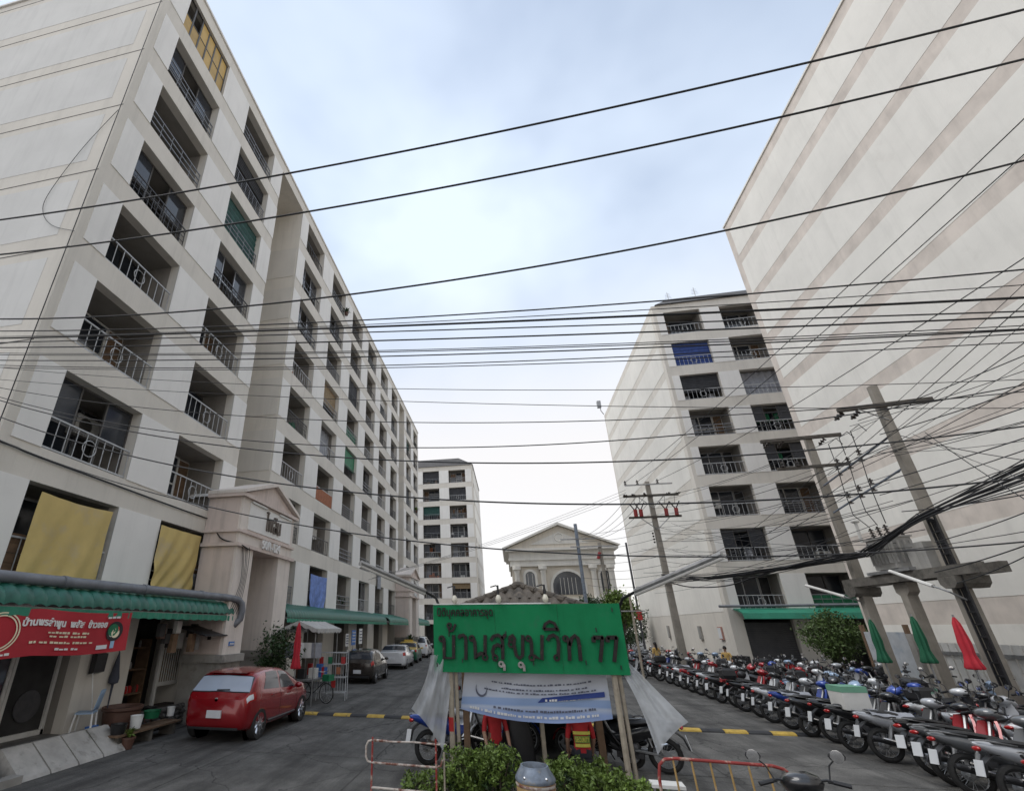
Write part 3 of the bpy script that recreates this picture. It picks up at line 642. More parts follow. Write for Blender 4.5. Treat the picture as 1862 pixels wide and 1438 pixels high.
rkp = thing('rubble_heap', 'heap of dark stones at the kerb below the terrace corner', 'rubble', (-9.05, 7.6, 0))
for i in range(16): link('stone', random.choice(smesh), rkp, (random.uniform(-.25, .2), random.uniform(-.7, .6), random.uniform(.05, .2)), (random.random(), random.random(), random.random() * 3))

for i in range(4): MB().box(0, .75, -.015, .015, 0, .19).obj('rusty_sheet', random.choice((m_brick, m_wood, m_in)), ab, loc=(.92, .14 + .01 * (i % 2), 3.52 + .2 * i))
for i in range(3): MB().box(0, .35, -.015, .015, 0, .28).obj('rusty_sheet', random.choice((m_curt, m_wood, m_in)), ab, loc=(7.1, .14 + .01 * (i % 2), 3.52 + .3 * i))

# ------------------------------------------------------------------ cars
def interp(tab, x):
    xs_ = [a for a, _ in tab]; i = max(0, min(len(xs_) - 2, sum(1 for a in xs_ if a <= x) - 1))
    (x0, y0), (x1, y1) = tab[i], tab[i + 1]; t = min(1, max(0, (x - x0) / (x1 - x0)))
    return y0 + (y1 - y0) * t
def smooth_tab(tab, s):
    def f(x): return sum(interp(tab, x + k * s) * w_ for k, w_ in ((-1, .2), (-.5, .2), (0, .2), (.5, .2), (1, .2)))
    return f
def car(name, label, loc, rotz, L_, W, top, belt, cab, m_body, m_upper=None, plate=True, wb=(.62, 3.05), wr=.31, lights='side', glassm=None, rearglass=None, wind=None, sidewin=(.8, 2.7), pillar=1.75, tailz=None, zb=.2, lamp=m_tail, stepped=False, group='cars parked along the left kerb'):
    """x runs from the tail (0) to the nose (L_); top and belt are height profiles"""
    t = thing(name, label, 'car', loc, rotz, group)
    T = smooth_tab(top, .05); B = smooth_tab(belt, .12)
    wt = [(0, .78), (.04, .86), (.14, .93), (.45, .985), (L_ * .45, 1), (L_ - .7, .97), (L_ - .25, .86), (L_, .66)]
    z0t = [(0, .40), (.05, zb + .06), (.3, zb), (L_ - .4, zb), (L_ - .05, zb + .03), (L_, .32)]
    def sec(x):
        w_ = W / 2 * interp(wt, x); z0 = interp(z0t, x); Tt = T(x); b = min(B(x), Tt - .02); c = Tt - b
        ye = w_ * .95 - .36 * c
        m_ = z0 + (b - z0)
        return [(0, z0), (w_ * .84, z0), (w_ * .95, z0 + .05), (w_ * .99, z0 + .20), (w_, z0 + (b - z0) * .55), (w_ * .992, b - .09), (w_ * .95, b),
                (w_ * .95 - .08 * c, b + .25 * c), (w_ * .95 - .19 * c, b + .62 * c), (ye, b + .9 * c), (ye - min(.10, .3 * c), b + .975 * c), (ye * .5, Tt - .002), (0, Tt + .012)]
    def S(x, k, side=1, off=0):
        s = sec(x); i = min(int(k), 11); f = k - i; y = s[i][0] + (s[i + 1][0] - s[i][0]) * f; z = s[i][1] + (s[i + 1][1] - s[i][1]) * f
        if off:
            h = .02; a = np.array([x, y, z]); bx = np.array([x + h, *S(x + h, k)[1:]]); kk = min(k + .1, 12) if k < 11.9 else k - .1
            bk = np.array(S(x, kk)); n = np.cross(bx - a, bk - a) * (1 if kk > k else -1); n /= (np.linalg.norm(n) + 1e-9)
            if n[1] < -.3 and y > .05: n = -n
            if k > 8 and n[2] < 0: n = -n
            x, y, z = a + n * off
        return (x, side * y, z)
    st = sorted(set([0, .02, .05, .1, .16, .24, .34, .46] + list(np.linspace(.55, L_ - .5, 34)) + [L_ - .4, L_ - .28, L_ - .18, L_ - .1, L_ - .04, L_]))
    q = MB(); q.loft([[S(x, k) for k in range(13)] + [S(x, k, -1) for k in range(11, 0, -1)] for x in st])
    if m_upper:
        n = 24
        for fi in range(len(q.f) - 2):
            k = fi % n; kk = k if k < 12 else 23 - k
            x = st[fi // n]; s_ = sec(min(x + .02, L_))
            if kk >= 6: q.m[fi] = 1
    body = q.obj('body', [m_body, m_upper or m_body], t, True, 55)
    cutter = bpy.data.objects.new('cut', None)
    cq = MB()
    for x in wb:
        for s in (-1, 1): cq.lathe([(wr * 1.16, s * (W / 2 - .27)), (wr * 1.16, s * (W / 2 + .2))], 28, (x, 0, wr), 'y')
    co = cq.obj('cut', m_black); co.data.materials.clear()
    md = body.modifiers.new('b', 'BOOLEAN'); md.object = co; md.operation = 'DIFFERENCE'; md.solver = 'EXACT'
    apply_mods(body); bpy.data.objects.remove(co); bpy.data.objects.remove(cutter)
    q = MB()
    for x in wb:
        for s in (-1, 1): q.lathe([(wr * 1.15, s * (W / 2 - .262)), (.1, s * (W / 2 - .262))], 20, (x, 0, wr), 'y')
    q.obj('wheel_arch', m_black, t)
    def patch(nm, x0, x1, k0, k1, m, off=.006, sides=(1, -1), nu=8, nv=6, par=None, mirror_join=False):
        if mirror_join:
            q = MB(); q.grid(lambda u, v: S(x0 + (x1 - x0) * u, 12 - abs(2 * v - 1) * (12 - k0), 1 if v < .5 else -1, off), nu, nv * 2); return q.obj(nm, m, par or t, True)
        for s in sides:
            q = MB(); q.grid(lambda u, v: S(x0 + (x1 - x0) * u, k0 + (k1 - k0) * v, s, off), nu, nv); q.obj(nm, m, par or t, True)
    gm_ = glassm or m_glass
    a, b = sidewin
    for s in (1, -1):
        for x0, x1, sh0, sh1 in ((a, pillar - .04, .28, 0), (pillar + .04, b, 0, .55)):
            q = MB(); q.grid(lambda u, v: S((x0 + sh0 * v) + ((x1 - sh1 * v) - (x0 + sh0 * v)) * u, 6.25 + 2.5 * v, s, .006), 8, 5); q.obj('side_window', m_glass, t, True)
    patch('windscreen', wind[0], wind[1], 8.7, 12, m_glass, mirror_join=True)
    q = MB(); rw = rearglass
    q.grid(lambda u, v: S(rw[0] - .02 + (rw[1] - rw[0] + .04) * u, 12 - abs(2 * v - 1) * (12 - rw[2] + .35), 1 if v < .5 else -1, .004), 8, 12); q.obj('rear_window_seal', m_black, t, True); q = MB()
    q.grid(lambda u, v: S(rw[0] + (rw[1] - rw[0]) * u, 12 - abs(2 * v - 1) * (12 - rw[2]), 1 if v < .5 else -1, .008), 8, 12); q.obj('rear_window', gm_, t, True)
    for x in wb:
        for s in (-1, 1):
            wq = MB(); y1 = s * (W / 2 - .008); y0 = s * (W / 2 - .20)
            wq.lathe([(wr * .72, y1 - s * .03), (wr * .70, y1 - s * .045), (.07, y1 - s * .03), (.06, y1 - s * .015), (.0001, y1 - s * .012)], 20, (0, 0, 0), 'y')
            for k in range(9):
                an = 2 * PI * k / 9; wq.cbox((.14 * math.cos(an), y1 - s * .02, .14 * math.sin(an)), (wr * .55, .02, .03), (0, -an, 0))
            wo = wq.obj('wheel', m_chrome if 'red' in label or 'white' in label else m_alu, t, True, 35, (x, 0, wr))
            tq = MB(); tq.lathe([(wr * .70, y0), (wr * .95, y0), (wr, y0 + s * .03), (wr, y1 - s * .03), (wr * .95, y1), (wr * .72, y1 - s * .005), (wr * .70, y1 - s * .03)], 28, (0, 0, 0), 'y', 0, False); tq.obj('tyre', m_rubber, wo, True, 35)
    for s in (-1, 1):
        q = MB(); q.ball((b - .12, s * (W / 2 + .07), B(b) + .07), (.075, .11, .075), 10, 6); q.tube([(b - .1, s * (W / 2 - .1), B(b) + .01), (b - .1, s * (W / 2 + .03), B(b) + .05)], .025); q.obj('door_mirror', m_upper or m_body, t, True)
        for x in (pillar - .45 if pillar - .45 > .6 else pillar - .3, pillar + .5):
            q = MB(); yy = S(x, 5)[1]; q.cbox((x, s * (yy + .012), B(x) - .10), (.17, .03, .028)); q.obj('door_handle', m_body, t)
        for x in (pillar, b + .02):
            q = MB(); q.tube([S(x, k, s, .002) for k in (3, 3.5, 4, 4.5, 5, 5.5, 6)], .004, 4); q.obj('door_seam', m_black, t)
        q = MB(); q.tube([S(x, 2.4, s, .0) for x in np.linspace(wb[0] + wr * 1.3, wb[1] - wr * 1.3, 6)], .03, 5); q.obj('sill', m_black, t)
    tz = tailz or .62
    q = MB()
    pz = tz - .08
    if plate: MB().box(-.035, .0, -.19, .19, pz - .08, pz + .08).obj('number_plate', m_plate, t)
    q = MB(); q.grid(lambda u, v: (.012 - .012 * math.sin(PI * u), (u - .5) * W * .72, zb + (.05 if 'red' in name else .07) + (.05 if 'red' in name else .1) * v), 10, 2); q.obj('bumper_insert', m_black, t)
    return t, S, patch, T, B
# red hatchback
t, S, patch, T, B = car('red_hatchback', 'red hatchback with bright rear window parked beside the shops, nearest car', (-7.21, 11.72, 0), R(90), 3.95, 1.80,
    [(-.2, .84), (0, .88), (.05, .97), (.12, 1.03), (.22, 1.13), (.36, 1.31), (.46, 1.42), (.60, 1.47), (1.0, 1.515), (1.5, 1.52), (2.0, 1.48), (2.3, 1.39), (2.95, 1.04), (3.3, .99), (3.75, .87), (3.95, .66), (4.2, .6)],
    [(-.2, .98), (0, 1.0), (.5, 1.06), (1.0, 1.02), (1.6, .98), (2.8, .92), (3.3, .9), (3.95, .66)], None, mat('red_car_paint', (.27, .007, .012), .25, metal=.2, var=.05, coat=1),
    wb=(.64, 3.14), wr=.335, zb=.23, sidewin=(.74, 2.72), pillar=1.66, wind=(2.38, 2.9), rearglass=(.15, .42, 9.25), glassm=mat('sky_reflection_glass', (.40, .45, .54), .12, var=.06, coat=1), tailz=.68)  # pale glass colour paints the sky reflection into the rear window
patch('tail_light', .03, .34, 4.7, 6.15, m_tail, .012); patch('tail_light_lens', .06, .24, 4.85, 5.75, m_lamp, .018)
MB().tube([(.03, .55, .66), (.015, 0, .64), (.03, -.55, .66)], .007, 4).obj('hatch_seam', m_black, t)
for s_ in (-1, 1): MB().tube([(.05, s_ * .58, .96), (.02, s_ * .6, .8), (.03, s_ * .55, .66)], .006, 4).obj('hatch_seam', m_black, t)
MB().tube([(.15, .1, 1.09), (.155, -.24, 1.10)], .014, 5).obj('wiper', m_black, t)
q = MB(); q.lathe([(.045, -.02), (.045, .02)], 12, (.02, 0, .9), 'x'); q.obj('badge', m_chrome, t)
q = MB(); q.grid(lambda u, v: (.38 + .2 * u, (v - .5) * 1.02, 1.445 + .035 * u), 3, 10); q.obj('roof_spoiler', MATS['red_car_paint'], t, True)
patch('door_mirror_cap', .36, .6, 12, 12, m_black) if False else None
# dark hatchback
t, S, patch, T, B = car('dark_hatchback', 'dark brown small hatchback parked behind the red one', (-7.62, 24.3, 0), R(92), 3.75, 1.68,
    [(-.2, .82), (0, .88), (.06, 1.0), (.14, 1.1), (.34, 1.36), (.5, 1.45), (1.2, 1.52), (2.0, 1.47), (2.8, 1.04), (3.3, .95), (3.6, .8), (3.75, .6), (4, .55)],
    [(-.2, 1.0), (0, 1.0), (1.6, .98), (2.8, .93), (3.75, .6)], None, mat('dark_brown_car_paint', (.035, .027, .022), .25, metal=.3, var=.05, coat=1),
    wb=(.6, 3.05), wr=.30, sidewin=(.62, 2.6), pillar=1.55, wind=(2.15, 2.7), rearglass=(.13, .36, 9.3), tailz=.62)
patch('tail_light', .02, .22, 4.7, 6.0, m_tail)
t, S, patch, T, B = car('white_sedan', 'white sedan with red tail lights between the dark hatchback and the taxi', (-7.95, 32.7, 0), R(93), 4.6, 1.82,
    [(-.2, .95), (0, 1.0), (.1, 1.05), (.45, 1.07), (.7, 1.14), (1.2, 1.38), (1.6, 1.44), (2.2, 1.43), (2.5, 1.38), (3.2, 1.02), (3.8, .93), (4.35, .8), (4.6, .55), (4.8, .5)],
    [(-.2, 1.0), (0, 1.02), (.6, 1.02), (1.6, .98), (3.2, .92), (4.6, .55)], None, mat('white_car_paint', (.70, .70, .71), .25, var=.03, coat=1),
    wb=(.85, 3.55), wr=.32, sidewin=(.9, 2.95), pillar=1.95, wind=(2.55, 3.1), rearglass=(.62, 1.15, 9.3), tailz=.72)
patch('tail_light', .02, .32, 4.6, 6.0, m_tail)
t, S, patch, T, B = car('taxi', 'green and yellow taxi parked beside the far portico', (-8.25, 38.4, 0), R(94), 4.5, 1.76,
    [(-.2, .92), (0, .98), (.1, 1.03), (.45, 1.05), (.75, 1.14), (1.2, 1.42), (1.6, 1.50), (2.2, 1.49), (2.5, 1.43), (3.2, 1.02), (3.8, .93), (4.3, .8), (4.5, .55), (4.8, .5)],
    [(-.2, 1.0), (0, 1.0), (.6, .98), (1.6, .96), (3.2, .9), (4.5, .55)], None, mat('green_taxi_paint', (.012, .10, .05), .3, var=.05, coat=.8), mat('yellow_taxi_paint', (.62, .42, .08), .3, var=.05, coat=.8),
    wb=(.8, 3.4), wr=.31, sidewin=(.9, 2.95), pillar=1.95, wind=(2.55, 3.1), rearglass=(.66, 1.15, 9.3), tailz=.7)
patch('tail_light', .02, .25, 4.6, 5.8, m_tail); MB().box(1.7, 1.95, -.35, .35, 1.5, 1.62).obj('roof_sign', MATS['yellow_taxi_paint'], t)
t, S, patch, T, B = car('white_van', 'white people carrier partly hidden by the green sign, last in the parked row', (-8.6, 45.2, 0), R(93), 4.5, 1.8,
    [(-.2, 1.0), (0, 1.1), (.06, 1.25), (.2, 1.55), (.34, 1.72), (.9, 1.78), (2.2, 1.77), (2.6, 1.68), (3.4, 1.12), (3.9, 1.0), (4.3, .85), (4.5, .6), (4.8, .5)],
    [(-.2, 1.05), (0, 1.06), (1.6, 1.03), (3.2, .98), (4.5, .6)], None, MATS['white_car_paint'],
    wb=(.75, 3.4), wr=.32, sidewin=(.6, 3.0), pillar=1.8, wind=(2.7, 3.25), rearglass=(.08, .28, 9.2), tailz=.75)
patch('tail_light', .02, .15, 5.0, 6.6, m_tail)
t, S, patch, T, B = car('white_car', 'small white car far back on the right beside the trees and motorbikes', (8.6, 47.0, 0), R(88), 4.1, 1.75,
    [(-.2, .82), (0, .9), (.06, 1.0), (.14, 1.1), (.34, 1.36), (.5, 1.45), (1.2, 1.52), (2.0, 1.47), (2.8, 1.04), (3.4, .95), (3.9, .8), (4.1, .6), (4.3, .55)],
    [(-.2, 1.0), (0, 1.0), (1.6, .98), (2.8, .93), (4.1, .6)], None, MATS['white_car_paint'], wb=(.65, 3.2), wr=.30, sidewin=(.62, 2.6), pillar=1.55, wind=(2.15, 2.7), rearglass=(.13, .36, 9.3), tailz=.62, group='cars')
patch('tail_light', .02, .22, 4.7, 6.0, m_tail)

# ------------------------------------------------------------------ motorbikes
m_b = {k: mat('bike_' + k, c, .3, metal=.1, var=.06, coat=.8) for k, c in dict(black=(.015, .015, .017), red=(.36, .012, .018), blue=(.02, .06, .32), white=(.66, .67, .68), grey=(.13, .135, .14), silver=(.42, .43, .45), paleblue=(.28, .38, .52), yellow=(.50, .36, .06), maroon=(.10, .012, .015)).items()}
m_seat = mat('seat_vinyl', (.02, .02, .021), .5, var=.2)
def ell(x, zc, hw, hz, n=10, y=0): return [(x, y + hw * math.cos(2 * PI * k / n), zc + hz * math.sin(2 * PI * k / n)) for k in range(n)]
def bike(name, label, scooter=False, group='motorbikes parked in the right-hand car park'):
    t = thing(name, label, 'motorbike', (0, 0, -50), 0, group); wr = .285 if not scooter else .24
    xr, xf = -.6, .64
    for x, tr in ((xr, .046), (xf, .038)):
        w_ = MB(); w_.torus((0, 0, 0), wr - tr - .035, .014, 20, 6, 'y'); w_.lathe([(.05, -.05), (.055, 0), (.05, .05)], 10, (0, 0, 0), 'y')
        if scooter:
            for k in range(5): a = 2 * PI * k / 5; w_.cbox((.1 * math.cos(a), 0, .1 * math.sin(a)), (.17, .03, .035), (0, -a, 0))
        else:
            for k in range(16): a = 2 * PI * k / 16; w_.cbox(((wr - .1) / 2 * math.cos(a), .02 * (-1) ** k, (wr - .1) / 2 * math.sin(a)), (wr - .07, .005, .005), (0, -a, 0))
        w_.lathe([(.09, .055), (.09, .06), (.02, .062)], 14, (0, 0, 0), 'y')
        wo = w_.obj('wheel', m_alu, t, True, 35, (x, 0, wr)); tq = MB(); tq.torus((0, 0, 0), wr - tr, tr, 22, 8, 'y'); tq.obj('tyre', m_rubber, wo, True)
    q = MB()
    if scooter:
        q.loft([ell(-.92, .75, .03, .03), ell(-.82, .73, .12, .08), ell(-.55, .65, .175, .15), ell(-.25, .54, .18, .2), ell(.02, .40, .15, .16), ell(.10, .31, .14, .08), ell(.12, .29, .05, .03)])
    else:
        q.loft([ell(-.95, .80, .025, .02), ell(-.86, .775, .085, .06), ell(-.62, .71, .125, .11), ell(-.32, .635, .13, .135), ell(-.08, .555, .11, .15), ell(.10, .48, .085, .12), ell(.26, .50, .05, .07)])
    q.obj('body_panel', m_b['red'], t, True, 60)
    q = MB()
    if not scooter:
        for s in (-1, 1):
            q.loft([[(x, s * (y - .015), z), (x + .02, s * (y - .015), z + .02), (x + .02, s * (y + .01), z + .02), (x, s * (y + .012), z)] for x, y, z in ((.02, .09, .34), (.10, .14, .36), (.2, .17, .45), (.3, .18, .6))])
            q.loft([[(x - .07, s * y, z), (x - .05, s * (y + .03), z), (x + .1, s * (y * .35 + .02), z + .02), (x + .1, s * y * .3, z)] for x, y, z in ((.14, .13, .40), (.22, .165, .5), (.31, .18, .64), (.37, .17, .78), (.42, .13, .90))])
    else:
        q.loft([[(x, -y, z), (x + .05, -y * .6, z), (x + .07, 0, z), (x + .05, y * .6, z), (x, y, z), (x - .05, 0, z)] for x, y, z in ((.20, .18, .30), (.32, .22, .42), (.40, .235, .6), (.44, .22, .80), (.45, .15, .96))]); q.box(.05, .3, -.15, .15, .27, .33)
    q.obj('leg_shield', m_b['red'], t, True, 50)
    q = MB(); q.loft([ell(-.76, .815, .09, .02, 10), ell(-.70, .835, .115, .035), ell(-.48, .815, .135, .045), ell(-.3, .785, .13, .05), ell(-.05, .745, .10, .045), ell(.06, .70, .05, .03)]); q.obj('seat', m_seat, t, True, 60)
    q = MB(); q.loft([ell(.30, 1.01, .05, .035), ell(.36, 1.01, .16, .075), ell(.46, .99, .18, .105), ell(.55, .945, .15, .095), ell(.60, .92, .09, .06)]); hc = q.obj('headlight_cowl', m_b['red'], t, True, 60)
    q = MB(); q.ball((.55, 0, .945), (.045, .085, .055), 10, 6); q.obj('headlight', m_lamp, t, True)
    q = MB()
    for a in range(12):
        pass
    q.loft([[(xf + (wr + .035) * math.cos(a) - dx, y, wr + (wr + .035) * math.sin(a)) for y, dx in ((-.07, .02), (-.03, 0), (.03, 0), (.07, .02), (.04, .035), (-.04, .035))] for a in [R(v) for v in (10, 35, 60, 85, 110, 135, 155)]]); q.obj('front_fender', m_b['red'], t, True, 60)
    q = MB()
    for s in (-1, 1): q.tube([(xf, s * .075, wr), (.47, s * .07, .78), (.43, s * .05, .9)], [.022, .026, .026], 6)
    q.obj('fork', m_engine, t, True)
    q = MB(); q.tube([(.36, -.34, 1.0), (.41, -.2, 1.03), (.42, 0, 1.0), (.41, .2, 1.03), (.36, .34, 1.0)], .012, 6)
    for s in (-1, 1): q.tube([(.355, s * .36, .998), (.39, s * .24, 1.02)], .02, 8); q.tube([(.43, s * .2, 1.01), (.40, s * .36, .985)], .007, 4)
    q.obj('handlebar', m_black, t, True)
    for s in (-1, 1):
        q = MB(); q.tube([(.40, s * .22, 1.03), (.43, s * .26, 1.14), (.40, s * .33, 1.21)], .007, 5); q.loft([ell2 for ell2 in [[(.40 + dx, s * .34 + .068 * k_ * math.cos(2 * PI * k / 10), 1.22 + .045 * k_ * math.sin(2 * PI * k / 10)) for k in range(10)] for dx, k_ in ((.03, .5), (.015, 1), (-.01, 1))]]); q.lathe([(.055, -.012), (.05, -.0125)], 10, (.40, s * .34, 1.22), 'x', 1); q.obj('mirror', [m_black, m_chrome], t, True, 40)
    q = MB(); q.loft([ell(.28, .40, .05, .05), ell(.22, .40, .085, .09), ell(.02, .37, .09, .1), ell(-.16, .36, .08, .1), ell(-.2, .36, .04, .05)]); q.lathe([(.10, -.13), (.10, .13)], 12, (-.02, 0, .34), 'y'); q.box(-.25, .2, -.03, .03, .2, .3)
    q.tube([(-.05, .1, .25), (.08, .24, .25)], .012); q.tube([(-.05, -.1, .25), (.08, -.24, .25)], .012); q.tube([(-.12, -.1, .27), (-.18, -.24, .02)], .012)
    q.obj('engine', m_engine, t, True, 50)
    q = MB()
    for s in (-1, 1): q.tube([(-.12, s * .06, .34), (xr, s * .07, wr)], .022, 6); q.tube([(xr + .02, s * .10, wr + .02), (-.42, s * .105, .67)], .016, 6); q.tube([(xr + .05, s * .10, wr + .07), (-.46, s * .105, .57)], .032, 8)
    q.tube([(.4, 0, .88), (.26, 0, .6), (.05, 0, .5), (-.3, 0, .6), (-.8, 0, .74)], .025, 6); q.obj('frame', m_steel if not scooter else m_black, t, True)
    q = MB(); q.tube([(.2, -.07, .30), (.08, -.11, .20), (-.2, -.13, .24)], .016, 6); q.tube([(-.2, -.13, .24), (-.3, -.14, .27), (-.82, -.16, .40), (-.86, -.16, .41)], [.02, .045, .052, .03], 10); q.obj('exhaust', m_black, t, True)
    q = MB(); q.tube([(-.32, -.185, .30), (-.72, -.205, .40)], .03, 8); q.obj('exhaust_shield', m_chrome, t, True)
    q = MB(); q.loft([[(x - .015, -w_, z), (x + .015, -w_, z + .01), (x + .015, w_, z + .01), (x - .015, w_, z)] for x, w_, z in ((-.60, .06, .66), (-.80, .06, .66), (-.93, .07, .56), (-.99, .065, .40))]); q.obj('rear_fender', m_black, t, True, 50)
    MB().cbox((-.995, 0, .50), (.008, .17, .20), (0, .25, 0)).obj('number_plate', m_plate, t)
    q = MB(); q.ball((-.925, 0, .735), (.035, .08, .035), 10, 6); q.obj('tail_light', m_tail, t, True)
    q = MB()
    for s in (-1, 1): q.tube([(-.5, s * .11, .79), (-.85, s * .11, .84), (-.93, s * .05, .84)], .012, 5)
    q.obj('grab_rail', m_steel, t, True)
    t.scale = (1.07, 1.07, 1.07)
    return t
U0 = bike('motorbike', ''); S0 = bike('scooter', '', True)
BPARTS = ('body_panel', 'leg_shield', 'headlight_cowl', 'front_fender')
q = MB(); q.loft([[(x0, -w_, z), (x1, -w_, z), (x1, w_, z), (x0, w_, z)] for x0, x1, w_, z in ((-1.0, -.68, .15, .87), (-1.04, -.66, .19, .95), (-1.03, -.67, .19, 1.10), (-.98, -.72, .13, 1.16))]); e0 = q.mesh('top_box', m_black)
q = MB()
for z, g_ in ((.68, .0), (.78, .012), (.88, .025)):
    for a, b in (((.62, -.13), (.86, -.13)), ((.62, .13), (.86, .13)), ((.86, -.13), (.86, .13)), ((.62, -.13), (.62, .13))): q.tube([(a[0], a[1], z), (b[0], b[1], z)], .007, 4)
for i in range(6): q.tube([(.86, -.13 + .052 * i, .68), (.86, -.13 + .052 * i, .88)], .005, 4)
q.box(.63, .85, -.12, .12, .672, .68); q.tube([(.5, 0, .86), (.64, 0, .80)], .012, 5); e1 = q.mesh('front_basket', m_steel)
q = MB(); q.grid(lambda u, v: (-.72 + .72 * u, (v - .5) * .34, .875 - .06 * u - .10 * (2 * v - 1) ** 2 + .012 * math.sin(u * 17 + v * 9)), 12, 10); e2 = q.mesh('seat_cover', m_curt, True)
EXTRA = [e0, e1, e2]
used = {'U': False, 'S': False}
def put(kind, loc, rz, c1, c2, label, lean=-.09, group='motorbikes parked in the right-hand car park', steer=0):
    root = U0 if kind == 'U' else S0; over = dict(body_panel=m_b[c1], leg_shield=m_b[c2], headlight_cowl=m_b[c1], front_fender=m_b[c2])
    if not used[kind]:
        used[kind] = True; root.location = loc; root.rotation_euler = (lean, 0, rz); root['label'] = label; root['group'] = group
        for ch in root.children:
            b = ch.name.split('.')[0]
            if b in over: setmat(ch, over[b])
        return root
    r_ = dup(root, loc, (lean, 0, rz), label, group, over); v_ = random.random() if 'right-hand' in group else 1
    if v_ < .12: link('top_box', EXTRA[0], r_, (0, 0, 0))
    elif v_ < .26: link('front_basket', EXTRA[1], r_, (0, 0, 0))
    elif v_ < .36: link('seat_cover', EXTRA[2], r_, (0, 0, 0))
    return r_
ORD = ['first', 'second', 'third', 'fourth', 'fifth', 'sixth', 'seventh', 'eighth', 'ninth', 'tenth', 'eleventh', 'twelfth', 'thirteenth', 'fourteenth', 'fifteenth', 'sixteenth', 'seventeenth', 'eighteenth', 'nineteenth', 'twentieth', 'twenty-first', 'twenty-second', 'twenty-third', 'twenty-fourth', 'twenty-fifth']
# kerb row, from the near right corner towards the block; colours follow the photograph
rowA = [('U', 'black', 'blue'), ('U', 'silver', 'blue'), ('U', 'grey', 'grey'), ('U', 'grey', 'red'), ('U', 'black', 'red'), ('U', 'silver', 'black'), ('U', 'black', 'black'), ('U', 'black', 'grey'), ('S', 'black', 'black'), ('U', 'blue', 'blue'), ('U', 'white', 'black'), ('U', 'black', 'silver'), ('U', 'black', 'white'), ('U', 'red', 'red'), ('S', 'black', 'silver'), ('U', 'white', 'red'), ('U', 'black', 'white'), ('U', 'red', 'white'), ('S', 'white', 'grey'), ('U', 'black', 'red'), ('S', 'silver', 'black'), ('U', 'black', 'black'), ('U', 'white', 'black'), ('U', 'black', 'blue')]
y = 9.35
for i, (k, a, b) in enumerate(rowA):
    nm = 'scooter' if k == 'S' else 'motorbike'
    if i < 4: where = ORD[i] + ' of the row from the bottom right corner'
    else: where = ORD[i] + ' along the kerb-side row counting from the near end'
    put(k, (7.82 + random.uniform(-.1, .12) + (.25 if i == 4 else 0), y, 0), R(random.uniform(-4, 16)), a, b, f'{a} {nm} with {b} leg shield, {where}' if a != b else f'all {a} {nm}, {where}', random.uniform(-.14, -.06))
    y += .69 + .024 * i + random.uniform(-.08, .1)
cols = ['black', 'white', 'grey', 'silver', 'blue', 'red', 'black', 'maroon', 'white', 'paleblue', 'grey']
y = 10.3
for i in range(25):
    a = 'white' if i in (2, 3, 4) else random.choice(cols); b = random.choice(('black', 'white', a, a, 'silver')); k = 'S' if random.random() < .5 or i in (3,) else 'U'; nm = 'scooter' if k == 'S' else 'motorbike'
    put(k, (9.75 + random.uniform(-.15, .25), y, 0), R(random.choice((0, 0, 180, 180)) + random.uniform(-14, 14)), a, b, f'{a} {nm} with {b} leg shield, {ORD[i]} in the middle row from the near end' if a != b else f'all {a} {nm}, {ORD[i]} in the middle row from the near end', random.uniform(-.14, -.06))
    y += .64 + random.uniform(-.08, .14)
for i, (x, y, rz, k, a, b) in enumerate(((13.0, 17.1, 95, 'S', 'paleblue', 'paleblue'), (13.1, 13.6, 80, 'U', 'red', 'white'), (13.0, 19.2, 70, 'U', 'black', 'yellow'), (13.0, 21.0, 75, 'S', 'paleblue', 'silver'), (13.1, 22.6, 80, 'U', 'black', 'black'), (13.0, 24.2, 85, 'U', 'silver', 'black'), (12.9, 25.6, 80, 'S', 'white', 'white'), (12.9, 27.2, 80, 'U', 'black', 'red'), (13.2, 15.3, 80, 'U', 'black', 'grey'))):
    nm = 'scooter' if k == 'S' else 'motorbike'
    put(k, (x, y, 0), R(rz), a, b, f'{a} {nm} with {b} leg shield beside the slatted gate, {ORD[i]} of that back row', -.08)
for i in range(15):
    a = random.choice(cols); b = random.choice(('black', a, 'silver', 'white')); k = random.choice('US'); nm = 'scooter' if k == 'S' else 'motorbike'
    x = 6.2 + (i % 9) * .78; y = 33.2 + (i // 9) * 3.4 + random.uniform(-.2, .2)
    put(k, (x, y, 0), R(90 + random.uniform(-12, 12)), a, b, f'{a} {nm} with {b} leg shield by the side wall, {ORD[i % 9]} from left, {"front" if i < 9 else "back"} row')
y = 11.0
for i in range(17):
    a = random.choice(cols); b = random.choice(('black', 'silver', a, 'white', 'red')); k = random.choice('SSU'); nm = 'scooter' if k == 'S' else 'motorbike'
    put(k, (11.5 + random.uniform(-.2, .25), y, 0), R(random.choice((0, 180, 15)) + random.uniform(-15, 15)), a, b, f'{a} {nm} with {b} leg shield, {ORD[i]} in the rear row before the gate', random.uniform(-.14, -.06))
    y += .72 + random.uniform(-.05, .2) + (1.1 if abs(y - 15.6) < .5 or abs(y - 17.5) < .4 or abs(y - 19.4) < .5 else 0)
put('S', (5.9, 29.9, 0), R(5), 'black', 'silver', 'black scooter parked alone ahead of the row near the middle pole')
put('U', (6.5, 31.3, 0), R(10), 'black', 'black', 'all black motorbike just behind the lone scooter near the middle pole')
